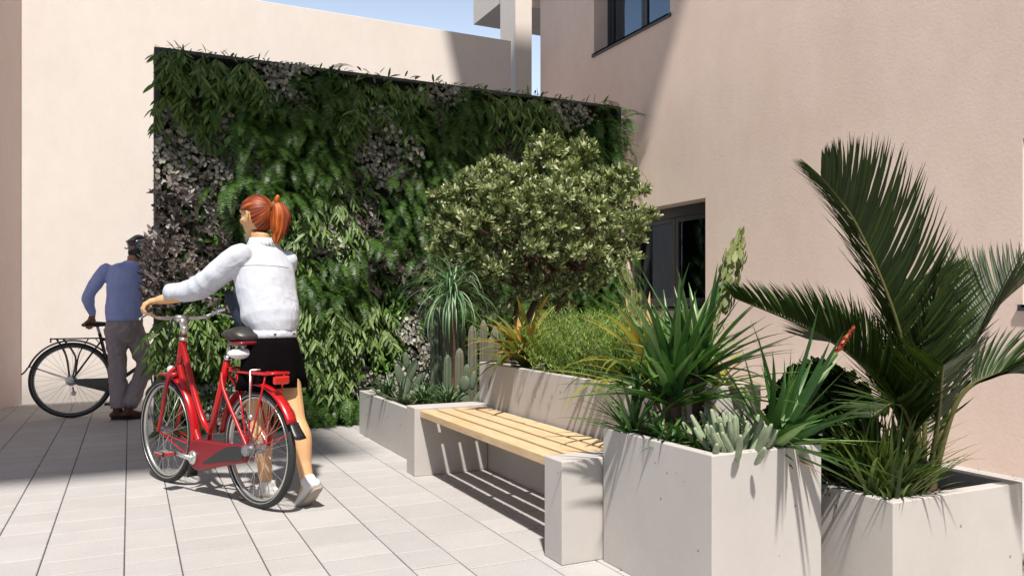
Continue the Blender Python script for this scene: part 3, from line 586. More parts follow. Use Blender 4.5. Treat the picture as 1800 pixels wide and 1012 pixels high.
# low planter
GT='striped tufts in the low planter'
for (x,y,l) in ((1.93,5.47,'striped grassy tuft in the low planter, next but one from the bench'),(2.02,5.22,'striped grassy tuft in the low planter nearest the bench end'),(1.86,6.15,'dark grassy tuft in the far corner of the low planter')):
    plant('grass_tuft',l,'tuft',(x,y,.32),'tuft',lambda b:rosette(b,(x,y,.33),110,(.13,.25),.016,(15,88),(20,75),.3),GT)
plant('aloe_plant','grey-green upright aloe rosette between two tufts in the low planter','aloe',(1.86,5.78,.32),'aloe',lambda b:rosette(b,(1.86,5.78,.32),34,(.14,.24),.034,(15,85),(-5,15),.5,prof=(1,.95,.7,.4,.03)))
plant('agave_plant','small blue-grey agave in the middle of the low planter','agave',(2.2,6.05,.32),'agave',lambda b:rosette(b,(2.2,6.05,.33),34,(.12,.2),.045,(10,80),(-10,10),.5,prof=(.8,1,.8,.45,.03)))
def pads(b,base,lst):
    for (r,u,f,w,h,rot) in lst:
        c=A(*base)+RT*r+FW*f+UP*u; e=MB(); e.ball((0,0,0),(w/2,.014,h/2),14,8); Mx=np.array(Matrix.Rotation(-yaw+R_(rot[0]),3,'Z')@Matrix.Rotation(R_(rot[1]),3,'Y')); e.xform(Mx,c); b.raw(e.V[0],e.L[0],e.T[0])
plant('prickly_pear','small green prickly pear with round pads by the tall planter corner','cactus',(2.14,5.2,.32),'cactus',lambda b:pads(b,(2.14,5.2,.32),[(0,.07,0,.09,.14,(10,0)),(.0,.2,-.01,.085,.115,(-20,5)),(-.04,.15,.02,.05,.08,(30,-20)),(.09,.09,0,.05,.2,(20,32)),(.06,.22,.02,.05,.14,(10,8))]),mname='pads')
plant('paddle_cactus','grey-green cactus with long leaning paddles behind the aloe','cactus',(1.95,5.95,.32),'cactus',lambda b:pads(b,(1.95,5.95,.32),[(0,.1,0,.08,.22,(10,15)),(.05,.24,0,.07,.2,(-10,20)),(-.05,.2,.02,.07,.2,(20,-15)),(.0,.32,.02,.055,.14,(0,-5)),(.1,.16,-.02,.06,.18,(0,38))]),mname='pads')
def column(b,x,y,h,r,n=9,z=.31):
    k=n*2; V=[];F=[]; zz=[0,.3,.6,.85,.93,.975,1]; pr=[.92,1,1,.97,.82,.5,.08]
    for f,q in zip(zz,pr):
        for i in range(k):
            a=i*2*math.pi/k; rr=r*q*(1.0 if i%2 else .80); V.append((x+rr*math.cos(a),y+rr*math.sin(a),z+h*f))
    for j in range(len(zz)-1):
        for i in range(k): F.append((j*k+i,j*k+(i+1)%k,(j+1)*k+(i+1)%k,(j+1)*k+i))
    F.append(tuple((len(zz)-1)*k+i for i in range(k))); b.add(V,F)
t=thing('column_cactus','cluster of tall ribbed column cacti against the tall planter','cactus',(2.3,5.3,.32))
for x,y,h,r,mt in ((2.26,5.34,.62,.036,'cactus2'),(2.33,5.30,.66,.03,'cactus2'),(2.385,5.22,.61,.034,'cactus2'),(2.335,5.18,.54,.026,'cactus2'),(2.19,5.42,.45,.034,'cactus2'),(2.12,5.48,.40,.03,'cactus'),(2.20,5.30,.34,.026,'cactus'),(2.42,5.34,.5,.03,'cactus')):
    b=MB(); column(b,x-2.3,y-5.3,h,r,z=-.01); b.obj('column',M[mt],t)
t=thing('column_cactus','thick grey-green column cactus below the fountain of drooping leaves','cactus',(2.25,5.75,.32))
for dx,dy,h,r in ((0,0,.78,.062),(-.06,.16,.74,.05),(.12,.12,.62,.05)):
    b=MB(); column(b,dx,dy,h,r,10,-.01); b.obj('column',M['cactus'],t)
DB=(2.22,5.62,.32)
def dasy(b):
    rosette(b,(2.20,5.60,1.16),190,(.34,.56),.013,(-10,88),(70,150),.25,p=1.1,S=12,prof=(.9,1,.8,.5,.1))
plant('ponytail_palm','fountain of thin drooping pale green leaves on a slender trunk in the low planter','plant',DB,'dasy',dasy,extra=[('trunk','bark',lambda e:(e.tube(curve([(2.22,5.62,.31),(2.21,5.6,.7),(2.20,5.6,1.17)]),np.linspace(.022,.018,29),7),e.tube(curve([(2.26,5.55,.31),(2.2,5.62,.55),(2.14,5.68,.9)]),np.linspace(.01,.006,29),5)))])
# white pebble
b=MB(); b.ball((0,0,.02),(.045,.035,.035),9,6); o=b.obj('white_stone',M['white'],smooth=True); o.location=(2.31,5.04,.32); tag(o,'small white stone on the soil beside the column cacti','stone')
# palm planter
def grs(b): rosette(b,(2.57,2.07,.31),420,(.20,.42),.017,(48,89),(5,50),.3,p=1.7,jit=.035,prof=(.8,1,.8,.5,.05))
plant('grass_clump','bushy clump of upright green grass blades at the front of the palm planter','grass',(2.56,2.06,.31),'grass',grs)
def shr(b):
    n=1500; c=A(2.74,2.55,.55); d=rdir(n); P=c+d*np.stack([np.full(n,.17),np.full(n,.24),np.full(n,.27)],-1)*(U(.3,1,n)[:,None]**.5)
    for k in range(5):
        r=rdir(n); place(b,T_round,P,d*.4+r+UP*.3,UP*.6+d+rdir(n)*.4,U(.03,.055,n))
def shrt(e):
    for _ in range(26):
        q=A(2.74,2.55,.32); d=rdir(1)[0]; e.tube([q,q+A(d[0]*.06,d[1]*.08,.15),q+A(d[0]*.14,d[1]*.2,.28+.1*d[2])],[.005,.004,.002],5)
plant('dark_shrub','very dark rounded shrub with small glossy leaves behind the grass clump','shrub',(2.74,2.55,.31),'shrub',shr,extra=[('stems','bark',shrt)])
plant('low_rosette','small dark grassy rosette at the left rim of the palm planter','plant',(2.5,2.25,.31),'shrub',lambda b:rosette(b,(2.5,2.25,.33),50,(.12,.22),.014,(5,60),(10,50),.3))

# palm
PB=A(2.86,2.13,.34); palm=thing('cycad_palm','large dark green feather-leaved palm in the right-hand planter','palm',tuple(PB))
def frond(cp,N0,N1,ll,np_=64,vlift=.5,fwd=(.55,.95),start=.3,wd=.0085):
    c=curve([tuple(RT*p[0]+UP*p[1]+FW*p[2]) for p in cp],30); S=len(c); T=unit(np.gradient(c,axis=0))
    b=MB(); f=np.linspace(start,.995,np_); idx=f*(S-1); P0=np.stack([np.interp(idx,np.arange(S),c[:,i]) for i in range(3)],-1); Tt=unit(np.stack([np.interp(idx,np.arange(S),T[:,i]) for i in range(3)],-1))
    N0=RT*N0[0]+UP*N0[1]+FW*N0[2]; N1=RT*N1[0]+UP*N1[1]+FW*N1[2]; g=((f-start)/(1-start))[:,None]
    N=unit(N0*(1-g)+N1*g); N=unit(N-Tt*(N*Tt).sum(-1,keepdims=True)); B=np.cross(Tt,N)
    prof=ll*1.12*(.45+.75*np.sin(np.pi*np.clip(g[:,0]*.82+.14,0,1)))*(1-.45*g[:,0]**3)
    K=6; s=np.linspace(0,1,K)
    for sg in (-1,1):
        a=fwd[0]+(fwd[1]-fwd[0])*g
        d0=unit(Tt*a+B*sg*.75+N*vlift+rng.normal(size=P0.shape)*.05); dn=unit(d0+Tt*.45+rng.normal(size=P0.shape)*.05-UP*.06)
        dirs=d0[:,None]*(1-s)[None,:,None]+dn[:,None]*s[None,:,None]; dirs=unit(dirs)
        L=prof*U(.92,1.08,np_); Pp=np.cumsum(dirs,1)*(L/(K-1))[:,None,None]; Pp=Pp-Pp[:,:1]+P0[:,None]
        W=np.interp(s,[0,.2,.6,1],[.5,1,.85,.03])[None]*wd*np.ones((np_,1)); Nn=np.broadcast_to((N*.9-B*sg*.6)[:,None],Pp.shape)
        b.ribbons(Pp,W,Nn,.35)
    o=b.obj('frond',M['palm'],palm,smooth=True)
    r=MB(); r.tube(c[::3],np.linspace(.013,.0025,len(c[::3])),6); r.obj('stalk',M['petiole'],o,smooth=True)
# control points: right, up, away from the base (m)
frond([(0,0,0),(-.03,.30,.02),(-.09,.66,.03),(-.25,1.05,.03),(-.41,1.25,.0)],(.85,.45,.35),(.8,.45,.45),.33,140,.42,start=.30,wd=.0068)
frond([(0,0,0),(-.05,.22,.02),(-.19,.455,.04),(-.395,.62,.07),(-.73,.77,.12)],(.35,.9,-.2),(.1,.95,-.1),.25,92,.75,start=.28,wd=.0068)
frond([(.02,0,0),(.14,.36,.06),(.29,.62,.12),(.42,.75,.18),(.68,.92,.26)],(-.5,.85,-.2),(-.4,.9,-.1),.30,92,.75,start=.3,wd=.0068)
frond([(.02,0,-.02),(.10,.36,-.06),(.22,.47,-.12),(.33,.47,-.20),(.47,.36,-.3)],(.15,.9,-.4),(.5,.8,-.1),.25,84,.35,start=.35,wd=.0068)
frond([(0,0,-.02),(.0,.28,-.10),(-.06,.46,-.24),(-.15,.53,-.42)],(0,1,.4),(0,1,-.1),.22,44,.45,start=.35,wd=.0058)
frond([(0,0,.02),(.07,.40,.2),(.16,.70,.4),(.26,.84,.62)],(-.2,.8,-.6),(0,1,-.2),.26,74,.4,start=.3,wd=.0068)
frond([(0,0,.02),(-.05,.32,.16),(-.14,.54,.36),(-.25,.58,.6)],(.2,.8,-.6),(0,1,0),.24,70,.4,start=.3,wd=.0068)
frond([(0,0,0),(.02,.30,.03),(.03,.62,.02),(.05,.86,-.03)],(.2,.2,-1),(.4,.3,-.9),.25,50,.4,start=.25,wd=.0058)
frond([(-.01,0,-.01),(-.08,.26,-.05),(-.17,.36,-.12),(-.30,.32,-.20)],(.2,1,-.2),(0,1,0),.2,60,.4,start=.3,wd=.0068)
b=MB(); b.tube([(0,0,-.05),(0,0,.03),(.005,0,.10)],[.04,.048,.02],10,rnd=True); b.obj('trunk',M['bark'],palm,smooth=True)

# ------------------------------------------------------------------ bicycles
def arc(cx,cz,r,a0,a1,n=28,y=0): return [A(cx+r*math.cos(R_(a)),y,cz+r*math.sin(R_(a))) for a in np.linspace(a0,a1,n)]
def wheel(root,cx,R,rimmat):
    b=MB(); b.tube([A(cx+(R-.044)*math.cos(a),0,R+(R-.044)*math.sin(a)) for a in np.arange(72)*2*math.pi/72],.0125,8,b=.009,hint=(0,1,0),closed=True); w=b.obj('wheel',rimmat,root,smooth=True)
    b=MB(); b.tube([A(cx+(R-.021)*math.cos(a),0,R+(R-.021)*math.sin(a)) for a in np.arange(72)*2*math.pi/72],.021,10,closed=True); b.obj('tyre',M['tyre'],w,smooth=True)
    b=MB()
    for sg in (-1,1): b.tube([A(cx+(R-.029)*math.cos(a),sg*.0185,R+(R-.029)*math.sin(a)) for a in np.arange(72)*2*math.pi/72],.0026,5,closed=True)
    b.obj('sidewall',M['alu'] if rimmat is M['alu'] else M['steel'],w,smooth=True)
    b=MB()
    for k in range(32):
        a=k*2*math.pi/32; sg=1 if k%2 else -1; h=a+(.9 if (k//2)%2 else -.9)
        b.tube([(cx+.022*math.cos(h),sg*.028,R+.022*math.sin(h)),(cx+(R-.05)*math.cos(a),0,R+(R-.05)*math.sin(a))],.0011,4,caps=False)
    b.obj('spokes',M['chrome'],w)
    b=MB(); b.tube([(cx,-.05,R),(cx,-.03,R),(cx,-.026,R),(cx,.026,R),(cx,.03,R),(cx,.05,R)],[.008,.008,.026,.026,.012,.008],12); b.obj('hub',M['steel'],w)
    return w
def fender(root,cx,R,r,a0,a1,mat,name='mudguard',flap=None,wd=.032):
    P=np.array(arc(cx,R,r,a0,a1,34)); b=MB(); m=len(P); V=[];F=[]; q=7
    for i in range(m):
        n=unit(A(P[i][0]-cx,0,P[i][2]-R))
        for k in range(q):
            a=-1+2*k/(q-1); V.append(P[i]+n*(.014*(1-a*a)-.006)+A(0,a*wd,0))
    for i in range(m-1):
        for k in range(q-1): F.append((i*q+k,i*q+k+1,(i+1)*q+k+1,(i+1)*q+k))
    b.add(V,F); o=b.obj(name,mat,root,smooth=True); s=o.modifiers.new('t','SOLIDIFY'); s.thickness=.003
    if flap:
        a=R_(a1); d=R_(flap); b=MB(); pts=[]
        for t in np.linspace(0,1,5):
            rr=r+.012+.03*t*t; an=a+d*t; pts.append(A(cx+rr*math.cos(an),0,R+rr*math.sin(an)))
        b.ribbons(np.array(pts)[None],np.array([.024,.026,.028,.03,.03]),unit(A(math.cos(a),0,math.sin(a))),.2); f=b.obj('mud_flap',M['black'],o,smooth=True); s=f.modifiers.new('t','SOLIDIFY'); s.thickness=.008
    return o
def hull(c0,r0,c1,r1,n=14):
    d=A(*c1)-A(*c0); L=np.hypot(*d); th=math.atan2(d[1],d[0]); al=math.acos((r0-r1)/L); pts=[]
    for a in np.linspace(th+al,th+2*math.pi-al,n): pts.append((c0[0]+r0*math.cos(a),c0[1]+r0*math.sin(a)))
    for a in np.linspace(th-al,th+al,n): pts.append((c1[0]+r1*math.cos(a),c1[1]+r1*math.sin(a)))
    return pts
# --- the red bicycle
BH=math.atan2(.9071,-.4208)
bk=thing('red_bicycle','red step-through city bicycle pushed by the woman','bicycle',(.618,4.372,.0),BH)
RW=.315; wheel(bk,0,RW,M['alu']); wheel(bk,.982,RW,M['alu'])
b=MB()
b.tube([(.785,0,.875),(.845,0,.685)],.021,12)
b.tube(curve([(.795,0,.845),(.735,0,.72),(.655,0,.56),(.56,0,.41),(.465,0,.345)]),.0175,10)
b.tube(curve([(.83,0,.715),(.775,0,.60),(.695,0,.43),(.605,0,.285),(.53,0,.222)]),.0195,10)
b.tube([(.53,0,.215),(.415,0,.50),(.30,0,.785)],.0185,10)
b.tube([(.53,-.04,.215),(.53,.04,.215)],.026,12)
for s in (-1,1):
    b.tube(curve([(.52,s*.022,.215),(.38,s*.05,.245),(.0,s*.062,.315)],6),.011,8); b.tube(curve([(.335,s*.015,.70),(.26,s*.045,.60),(0,s*.062,.315)],6),.010,8)
b.obj('frame',M['red'],bk,smooth=True)
b=MB()
for s in (-1,1): b.tube(curve([(.848,s*.018,.70),(.86,s*.05,.655),(.90,s*.058,.52),(.94,s*.058,.40),(.982,s*.056,.315)],6),np.linspace(.015,.010,25),8)
b.tube([(.85,-.05,.662),(.85,.05,.662)],.014,8); b.obj('fork',M['red'],bk,smooth=True)
fender(bk,.982,RW,RW+.03,72,203,M['red'],flap=16); fender(bk,0,RW,RW+.03,8,152,M['red'],flap=14)
for s in (-1,1):
    for p,q in (((.982,s*.05,.315),((.69,s*.034,.21),(.672,s*.034,.27))),((0,s*.055,.315),((-.30,s*.034,.42),(-.22,s*.034,.57)))):
        b=MB(); b.tube([q[0],p,q[1]],.004,6); b.obj('mudguard_stay',M['red'],bk)
b=MB(); b.tube([(.785,0,.875),(.777,0,.905)],.017,10); b.obj('headset_sleeve',M['dkred'],bk)
b=MB(); b.tube([(.787,0,.868),(.784,0,.884)],.0245,12); b.tube([(.777,0,.905),(.774,0,.93),(.772,0,.95)],[.017,.02,.022],10)
b.tube([(.772,0,.94),(.79,0,.985),(.81,0,1.0)],[.026,.026,.02],8,b=[.02,.02,.018]); b.tube([(.805,-.035,.998),(.805,.035,.998)],.021,12); b.obj('stem',M['alu'],bk,smooth=True,)
b=MB(); hb=[(.805,0,1.0),(.808,.12,1.0),(.795,.175,1.015),(.755,.225,1.045),(.70,.262,1.055),(.625,.285,1.052)]
cv=curve([(x,-y,z) for x,y,z in hb[:0:-1]]+hb,8); b.tube(cv,.0115,10); o=b.obj('handlebar',M['chrome'],bk,smooth=True)
for s in (-1,1):
    b=MB(); b.tube([(.725,s*.25,1.052),(.67,s*.272,1.055),(.615,s*.288,1.052)],.0165,10,rnd=True); b.obj('grip',M['black'],o,smooth=True)
    b=MB(); b.tube(curve([(.775,s*.21,1.03),(.74,s*.262,1.012),(.70,s*.30,.998),(.655,s*.32,1.0)],5),.006,6); b.ball((.765,s*.215,1.03),.016,8,6); b.obj('brake_lever',M['alu'],o,smooth=True)
b=MB(); b.tube([(.30,0,.785),(.272,0,.855)],.0135,10); b.tube([(.303,0,.775),(.299,0,.795)],.022,10); b.obj('seat_post',M['chrome'],bk,smooth=True)
sd=MB(); sd.tube([(.055,0,.905),(.085,0,.913),(.15,0,.917),(.22,0,.915),(.29,0,.915),(.335,0,.912)],[.085,.105,.105,.07,.034,.02],18,b=[.028,.045,.047,.038,.028,.018],hint=(0,1,0),rnd=True); so_=sd.obj('saddle',M['saddle'],bk,smooth=True)
b=MB(); b.tube([(.045,0,.876),(.08,0,.876),(.14,0,.876),(.2,0,.88)],[.084,.099,.096,.06],16,b=[.014,.017,.014,.01],hint=(0,1,0),rnd=True); b.obj('saddle_trim',M['dkred'],so_,smooth=True)
b=MB()
for s in (-1,1): b.tube([(.1,s*.03,.865),(.1,s*.03,.835)],.011,8); b.tube([(.06,s*.04,.86),(.27,s*.02,.86)],.0045,6)
b.obj('saddle_spring',M['chrome'],so_)
b=MB(); b.tube([(.10,-.095,.818),(.10,-.07,.818),(.10,.07,.818),(.10,.095,.818)],[.035,.045,.045,.035],14,b=[.020,.029,.029,.020],hint=(1,0,0),rnd=True); b.obj('saddle_bag',M['white'],so_,smooth=True)
b=MB(); rk=curve([(.225,0,.735),(.20,.05,.725),(.12,.055,.72),(-.1,.06,.72),(-.19,.055,.725),(-.205,0,.725),(-.19,-.055,.725),(-.1,-.06,.72),(.12,-.055,.72),(.20,-.05,.725),(.225,0,.735)],5); b.tube(rk[:-1],.007,6,closed=True)
for y in (-.02,.02): b.tube([(.2,y,.722),(-.19,y,.722)],.005,6)
for x in (.1,-.06): b.tube([(x,-.055,.718),(x,.055,.718)],.005,6)
for s in (-1,1):
    for x in (.12,-.02,-.15): b.tube([(x,s*.057,.718),(x*.35,s*.062,.45),(0,s*.064,.325)],.0055,6)
b.tube([(.225,0,.733),(.31,0,.73)],.006,6); rko=b.obj('rear_rack',M['red'],bk,smooth=True)
b=MB(); b.box(-.215,-.19,-.045,.045,.67,.712); b.obj('rear_light',M['refl'],rko,bevel=.008)
b=MB()
for s in (-1,1): b.tube([(-.02,s*.064,.735),(-.02,s*.067,.50)],.005,6)
b.tube([(-.02,-.064,.735),(-.02,.064,.735)],.005,6); b.ball((-.02,.06,.49),.015,8,6); b.obj('rack_strap',M['alu'],rko,smooth=True)
b=MB(); b.prism(hull((.505,.232),.088,(.045,.29),.047),.047,.078); cg=b.obj('chain_guard',M['guard'],bk,bevel=.010,seg=3)
b=MB(); b.prism([(.43,.195),(.36,.232),(.27,.278),(.18,.312),(.09,.330),(.055,.328),(.025,.31),(.02,.285),(.035,.262),(.08,.250),(.17,.238),(.28,.220),(.36,.202)],.0785,.0805); b.obj('guard_inlay',M['black'],cg)
b=MB(); b.tube([(.0,.05,.315),(.0,.085,.315),(0,.098,.315)],[.03,.03,.012],14); b.tube([(0,.052,.315),(0,.062,.315)],.042,18); b.obj('rear_sprocket',M['steel'],bk)
b=MB(); b.tube([(.53,.078,.215),(.53,.092,.215)],[.042,.036],20); b.tube([(.53,.09,.215),(.53,.105,.215)],.017,12); b.tube([(.53,.1,.215),(.62,.106,.222),(.70,.108,.23)],[.015,.012,.012],8,b=[.009,.008,.008],hint=(0,0,1)); b.obj('crank',M['alu'],bk,smooth=True)
b=MB(); b.tube([(.53,-.06,.215),(.53,-.1,.215),(.45,-.106,.21),(.36,-.106,.20)],[.014,.014,.013,.011],8); b.obj('crank',M['alu'],bk,smooth=True)
for x,y,z in ((.70,.155,.23),(.36,-.155,.2)):
    b=MB(); b.box(x-.045,x+.045,y-.04,y-.027,z-.012,z+.012); b.box(x-.045,x+.045,y+.027,y+.04,z-.012,z+.012); b.tube([(x,y-.045,z),(x,y+.042,z)],.007,8); pd=b.obj('pedal',M['black'],bk,bevel=.002)
    b=MB(); b.box(x-.04,x+.04,y+.0405,y+.0425,z-.007,z+.003); b.box(x-.048,x-.0455,y-.03,y+.03,z-.007,z+.007); b.obj('pedal_reflector',M['refl'],pd)
    b=MB(); b.box(x-.046,x+.046,y+.0402,y+.042,z+.004,z+.0118); b.box(x-.046,x+.046,y-.026,y+.026,z+.006,z+.0115); b.obj('pedal_plate',M['alu'],pd)
b=MB(); b.ball((.895,.02,.69),(.03,.024,.024),10,7); b.tube([(.88,0,.69),(.83,0,.70)],.008,6); b.obj('front_lamp',M['white'],bk,smooth=True)
b=MB()
b.tube(curve([(.79,.06,1.0),(.86,.05,.93),(.86,.02,.80),(.85,.015,.70)],6),.003,5); b.obj('brake_cable',M['black'],bk)
# --- the black bicycle
b2=thing('black_bicycle','black touring bicycle by the far wall beside the man in the blue sweater','bicycle',(-.497,8.62,0),0)
RB=.36; wheel(b2,0,RB,M['steel']); wheel(b2,1.07,RB,M['steel'])
b=MB(); b.tube([(.35,0,.30),(.29,0,.56),(.235,0,.80)],.016,10); b.tube([(.25,0,.74),(.60,0,.78),(.86,0,.80)],.015,8); b.tube([(.35,0,.30),(.89,0,.70)],.018,10); b.tube([(.855,0,.84),(.90,0,.66)],.019,10); b.tube([(.35,-.04,.30),(.35,.04,.30)],.024,10)
for s in (-1,1): b.tube([(.35,s*.03,.30),(0,s*.062,RB)],.010,8); b.tube([(.25,s*.02,.73),(0,s*.062,RB)],.009,8)
b.obj('frame',M['gloss'],b2,smooth=True)
b=MB()
for s in (-1,1): b.tube(curve([(.90,s*.03,.67),(.93,s*.055,.60),(1.07,s*.055,RB)],6),.011,8)
b.obj('fork',M['gloss'],b2,smooth=True)
fender(b2,0,RB,RB+.018,20,160,M['gloss'],flap=10,wd=.028); fender(b2,1.07,RB,RB+.018,60,200,M['gloss'],wd=.028)
b=MB()
for y in (-.05,.05,0): b.tube([(-.165,y,.755),(.27,y,.755)],.0055,6)
for x in (-.165,.0,.2): b.tube([(x,-.05,.755),(x,.05,.755)],.005,6)
for s in (-1,1):
    b.tube(curve([(-.125,s*.05,.752),(-.05,s*.058,.60),(-.02,s*.064,.40)],6),.0055,6); b.tube(curve([(-.07,s*.05,.752),(.03,s*.058,.58),(.01,s*.064,.40)],6),.0055,6); b.tube(curve([(.14,s*.05,.752),(.06,s*.058,.6),(.03,s*.064,.40)],6),.0055,6)
b.tube([(.2,0,.752),(.24,0,.70),(.25,0,.735)],.005,6)
rko=b.obj('rear_rack',M['gloss'],b2,smooth=True)
b=MB(); b.box(-.18,-.166,-.035,.035,.72,.765); b.obj('rear_light',M['refl'],rko,bevel=.004)
b=MB(); b.tube([(.235,0,.80),(.215,0,.87)],.0135,10); b.obj('seat_post',M['steel'],b2)
b=MB(); b.tube([(.10,0,.885),(.14,0,.892),(.20,0,.892),(.28,0,.89),(.36,0,.885)],[.06,.075,.065,.03,.018],14,b=[.02,.028,.028,.022,.015],hint=(0,1,0),rnd=True); b.obj('saddle',M['black'],b2,smooth=True)
b=MB(); b.tube([(0,-.045,RB),(0,-.06,RB)],.052,20); b.tube([(0,-.06,RB),(0,-.07,RB)],[.045,.02],20); b.tube([(.02,-.06,.24),(.02,-.068,.24)],.024,14); b.tube([(.01,-.062,.3),(.02,-.064,.24)],.01,6); b.obj('rear_sprocket',M['alu'],b2)
b=MB(); b.prism(hull((.35,.30),.075,(.06,.345),.03),-.075,-.068); b.obj('chain_guard',M['gloss'],b2,bevel=.003)
for s,z1 in ((-1,.13),(1,.47)):
    b=MB(); b.tube([(.35,s*.06,.30),(.35,s*.08,.30),(.35+s*.02,s*.09,z1)],.011,8); b.obj('crank',M['black'],b2); b=MB(); b.box(.30+s*.02,.40+s*.02,s*.13-.04,s*.13+.04,z1-.01,z1+.01); b.obj('pedal',M['black'],b2,bevel=.003)
b=MB(); b.tube([(.855,0,.84),(.845,0,.97)],.014,8); b.tube(curve([(.72,-.29,1.02),(.80,-.24,1.02),(.86,-.12,1.0),(.86,.12,1.0),(.80,.24,1.02),(.72,.29,1.02)],5),.012,8); b.obj('handlebar',M['gloss'],b2,smooth=True)
for s in (-1,1): b=MB(); b.tube([(0,s*.055,RB),(-.34,s*.028,.50)],.003,5); b.obj('mudguard_stay',M['gloss'],b2)

# ------------------------------------------------------------------ people
def finger(b,pts,r): b.tube([A(*p) for p in pts],r,7,rnd=True)
# woman: local frame r (right in the picture), q (away), z
wo=A(.80,4.42,0); wn=unit(A(.80,4.42,0)); wr=A(wn[1],-wn[0],0)
woman=thing('person','woman in a pale denim jacket and black skirt pushing the red bicycle','person',(.80,4.42,0),math.atan2(wr[1],wr[0]))
def toL(p): d=A(*p)-wo; return A(d@wr,d@wn,p[2])
def bikeP(x,y,z):
    c,s=math.cos(BH),math.sin(BH); return toL((.618+c*x-s*y,4.372+s*x+c*y,z))
F=A(-.574,.818,0); Lf=A(-.818,-.574,0); Z=A(0,0,1)
gl=bikeP(.665,.275,1.054); gr=bikeP(.665,-.275,1.054); gdir=unit(bikeP(.615,.288,1.052)-bikeP(.725,.25,1.052)); gdirR=unit(bikeP(.615,-.288,1.052)-bikeP(.725,-.25,1.052))
chest=A(-.15,.125,1.24); hip=A(-.10,.055,.90); shl=A(-.16,.135,1.335)+Lf*.163; shr=A(-.165,.135,1.312)-Lf*.150
neck=A(-.163,.15,1.425); head=A(-.190,.17,1.572); HF=unit(A(-.76,.65,-.05)); HS=np.cross(Z,HF)    # head forward and its left
def arm(b,sh,hand,bend,rs,wrist_back=.085):
    wrist=hand-unit(hand-sh)*wrist_back+Z*.012; mid=(sh+wrist)/2+A(*bend); cv=curve([tuple(sh),tuple((sh+mid)/2+A(*bend)*.25),tuple(mid),tuple((mid+wrist)/2+A(*bend)*.2),tuple(wrist)],5); b.tube(cv,np.interp(np.linspace(0,1,len(cv)),[0,.25,.5,.75,1],rs),12,rnd=True); return wrist,cv
body=MB()
body.tube([hip-Z*.08,hip,hip*.6+chest*.4,chest,chest*.35+neck*.65,neck,neck+Z*.05],[.112,.11,.09,.12,.11,.05,.045],16,b=[.09,.09,.075,.09,.065,.048,.045],hint=Lf)
wl,_=arm(body,shl,gl,(0,-.01,-.055),[.045,.04,.036,.034,.025]); wrr,_=arm(body,shr,gr,(.02,0,-.05),[.045,.04,.036,.034,.025])
hL=hip+Lf*.066-Z*.07; hR=hip-Lf*.066-Z*.07
kL=A(-.185,.075,.475); aL=A(-.135,.068,.10); kR=A(.015,-.015,.46); aR=A(.078,-.115,.135)
for h_,k_,a_ in ((hL,kL,aL),(hR,kR,aR)):
    back=-F
    cv=curve([tuple(h_),tuple((h_+k_)/2+F*.015),tuple(k_),tuple(k_*.68+a_*.32+back*.022),tuple(k_*.3+a_*.7+back*.004),tuple(a_)],5)
    body.tube(cv,np.interp(np.linspace(0,1,len(cv)),[0,.2,.38,.42,.58,.8,1],[.072,.074,.057,.053,.059,.040,.034]),14,rnd=True)
# feet inside the shoes
FL=unit(F*.9+A(-.55,0,0)); body.tube([aL+A(0,0,0),aL+FL*.02-Z*.045,aL+FL*.10-Z*.07],[.034,.036,.03],10,rnd=True)
FRr=unit(F*.74-Z*.62); body.tube([aR,aR+FRr*.02-Z*.03,aR+FRr*.06-Z*.035],[.033,.028,.02],10,rnd=True)
# hands round the grips
def hand(b,g,gd,wrist,r=.0095):
    away=unit(g-wrist); away=unit(away-gd*np.dot(away,gd)); upv=np.cross(gd,away); upv=upv if upv[2]>0 else -upv
    pc=g+upv*.026-away*.012
    b.tube([wrist,wrist*.5+pc*.5+upv*.006,pc],[.022,.026,.03],10,b=[.019,.019,.015],hint=gd,rnd=True)
    b.tube([pc-gd*.03,pc+gd*.032],[.015,.013],8,rnd=True)
    for i,(o_,k) in enumerate(((-.034,.95),(-.012,1.05),(.010,1.0),(.031,.85))):
        c=g+gd*o_; pts=[]
        for a in (100,55,5,-50,-100): pts.append(c+upv*(.0265*k)*math.sin(R_(a))+away*(.0265*k)*math.cos(R_(a)))
        b.tube(pts,[r,r,r*.95,r*.9,r*.8],7,rnd=True)
    c=g-gd*.048; pts=[pc-gd*.03-away*.01,c+upv*.016-away*.02,c-away*.026-upv*.004,c-upv*.02-away*.014]
    b.tube(pts,[.012,.0115,.010,.009],7,rnd=True)
hand(body,gl,gdir,wl); hand(body,gr,gdirR,wrr)
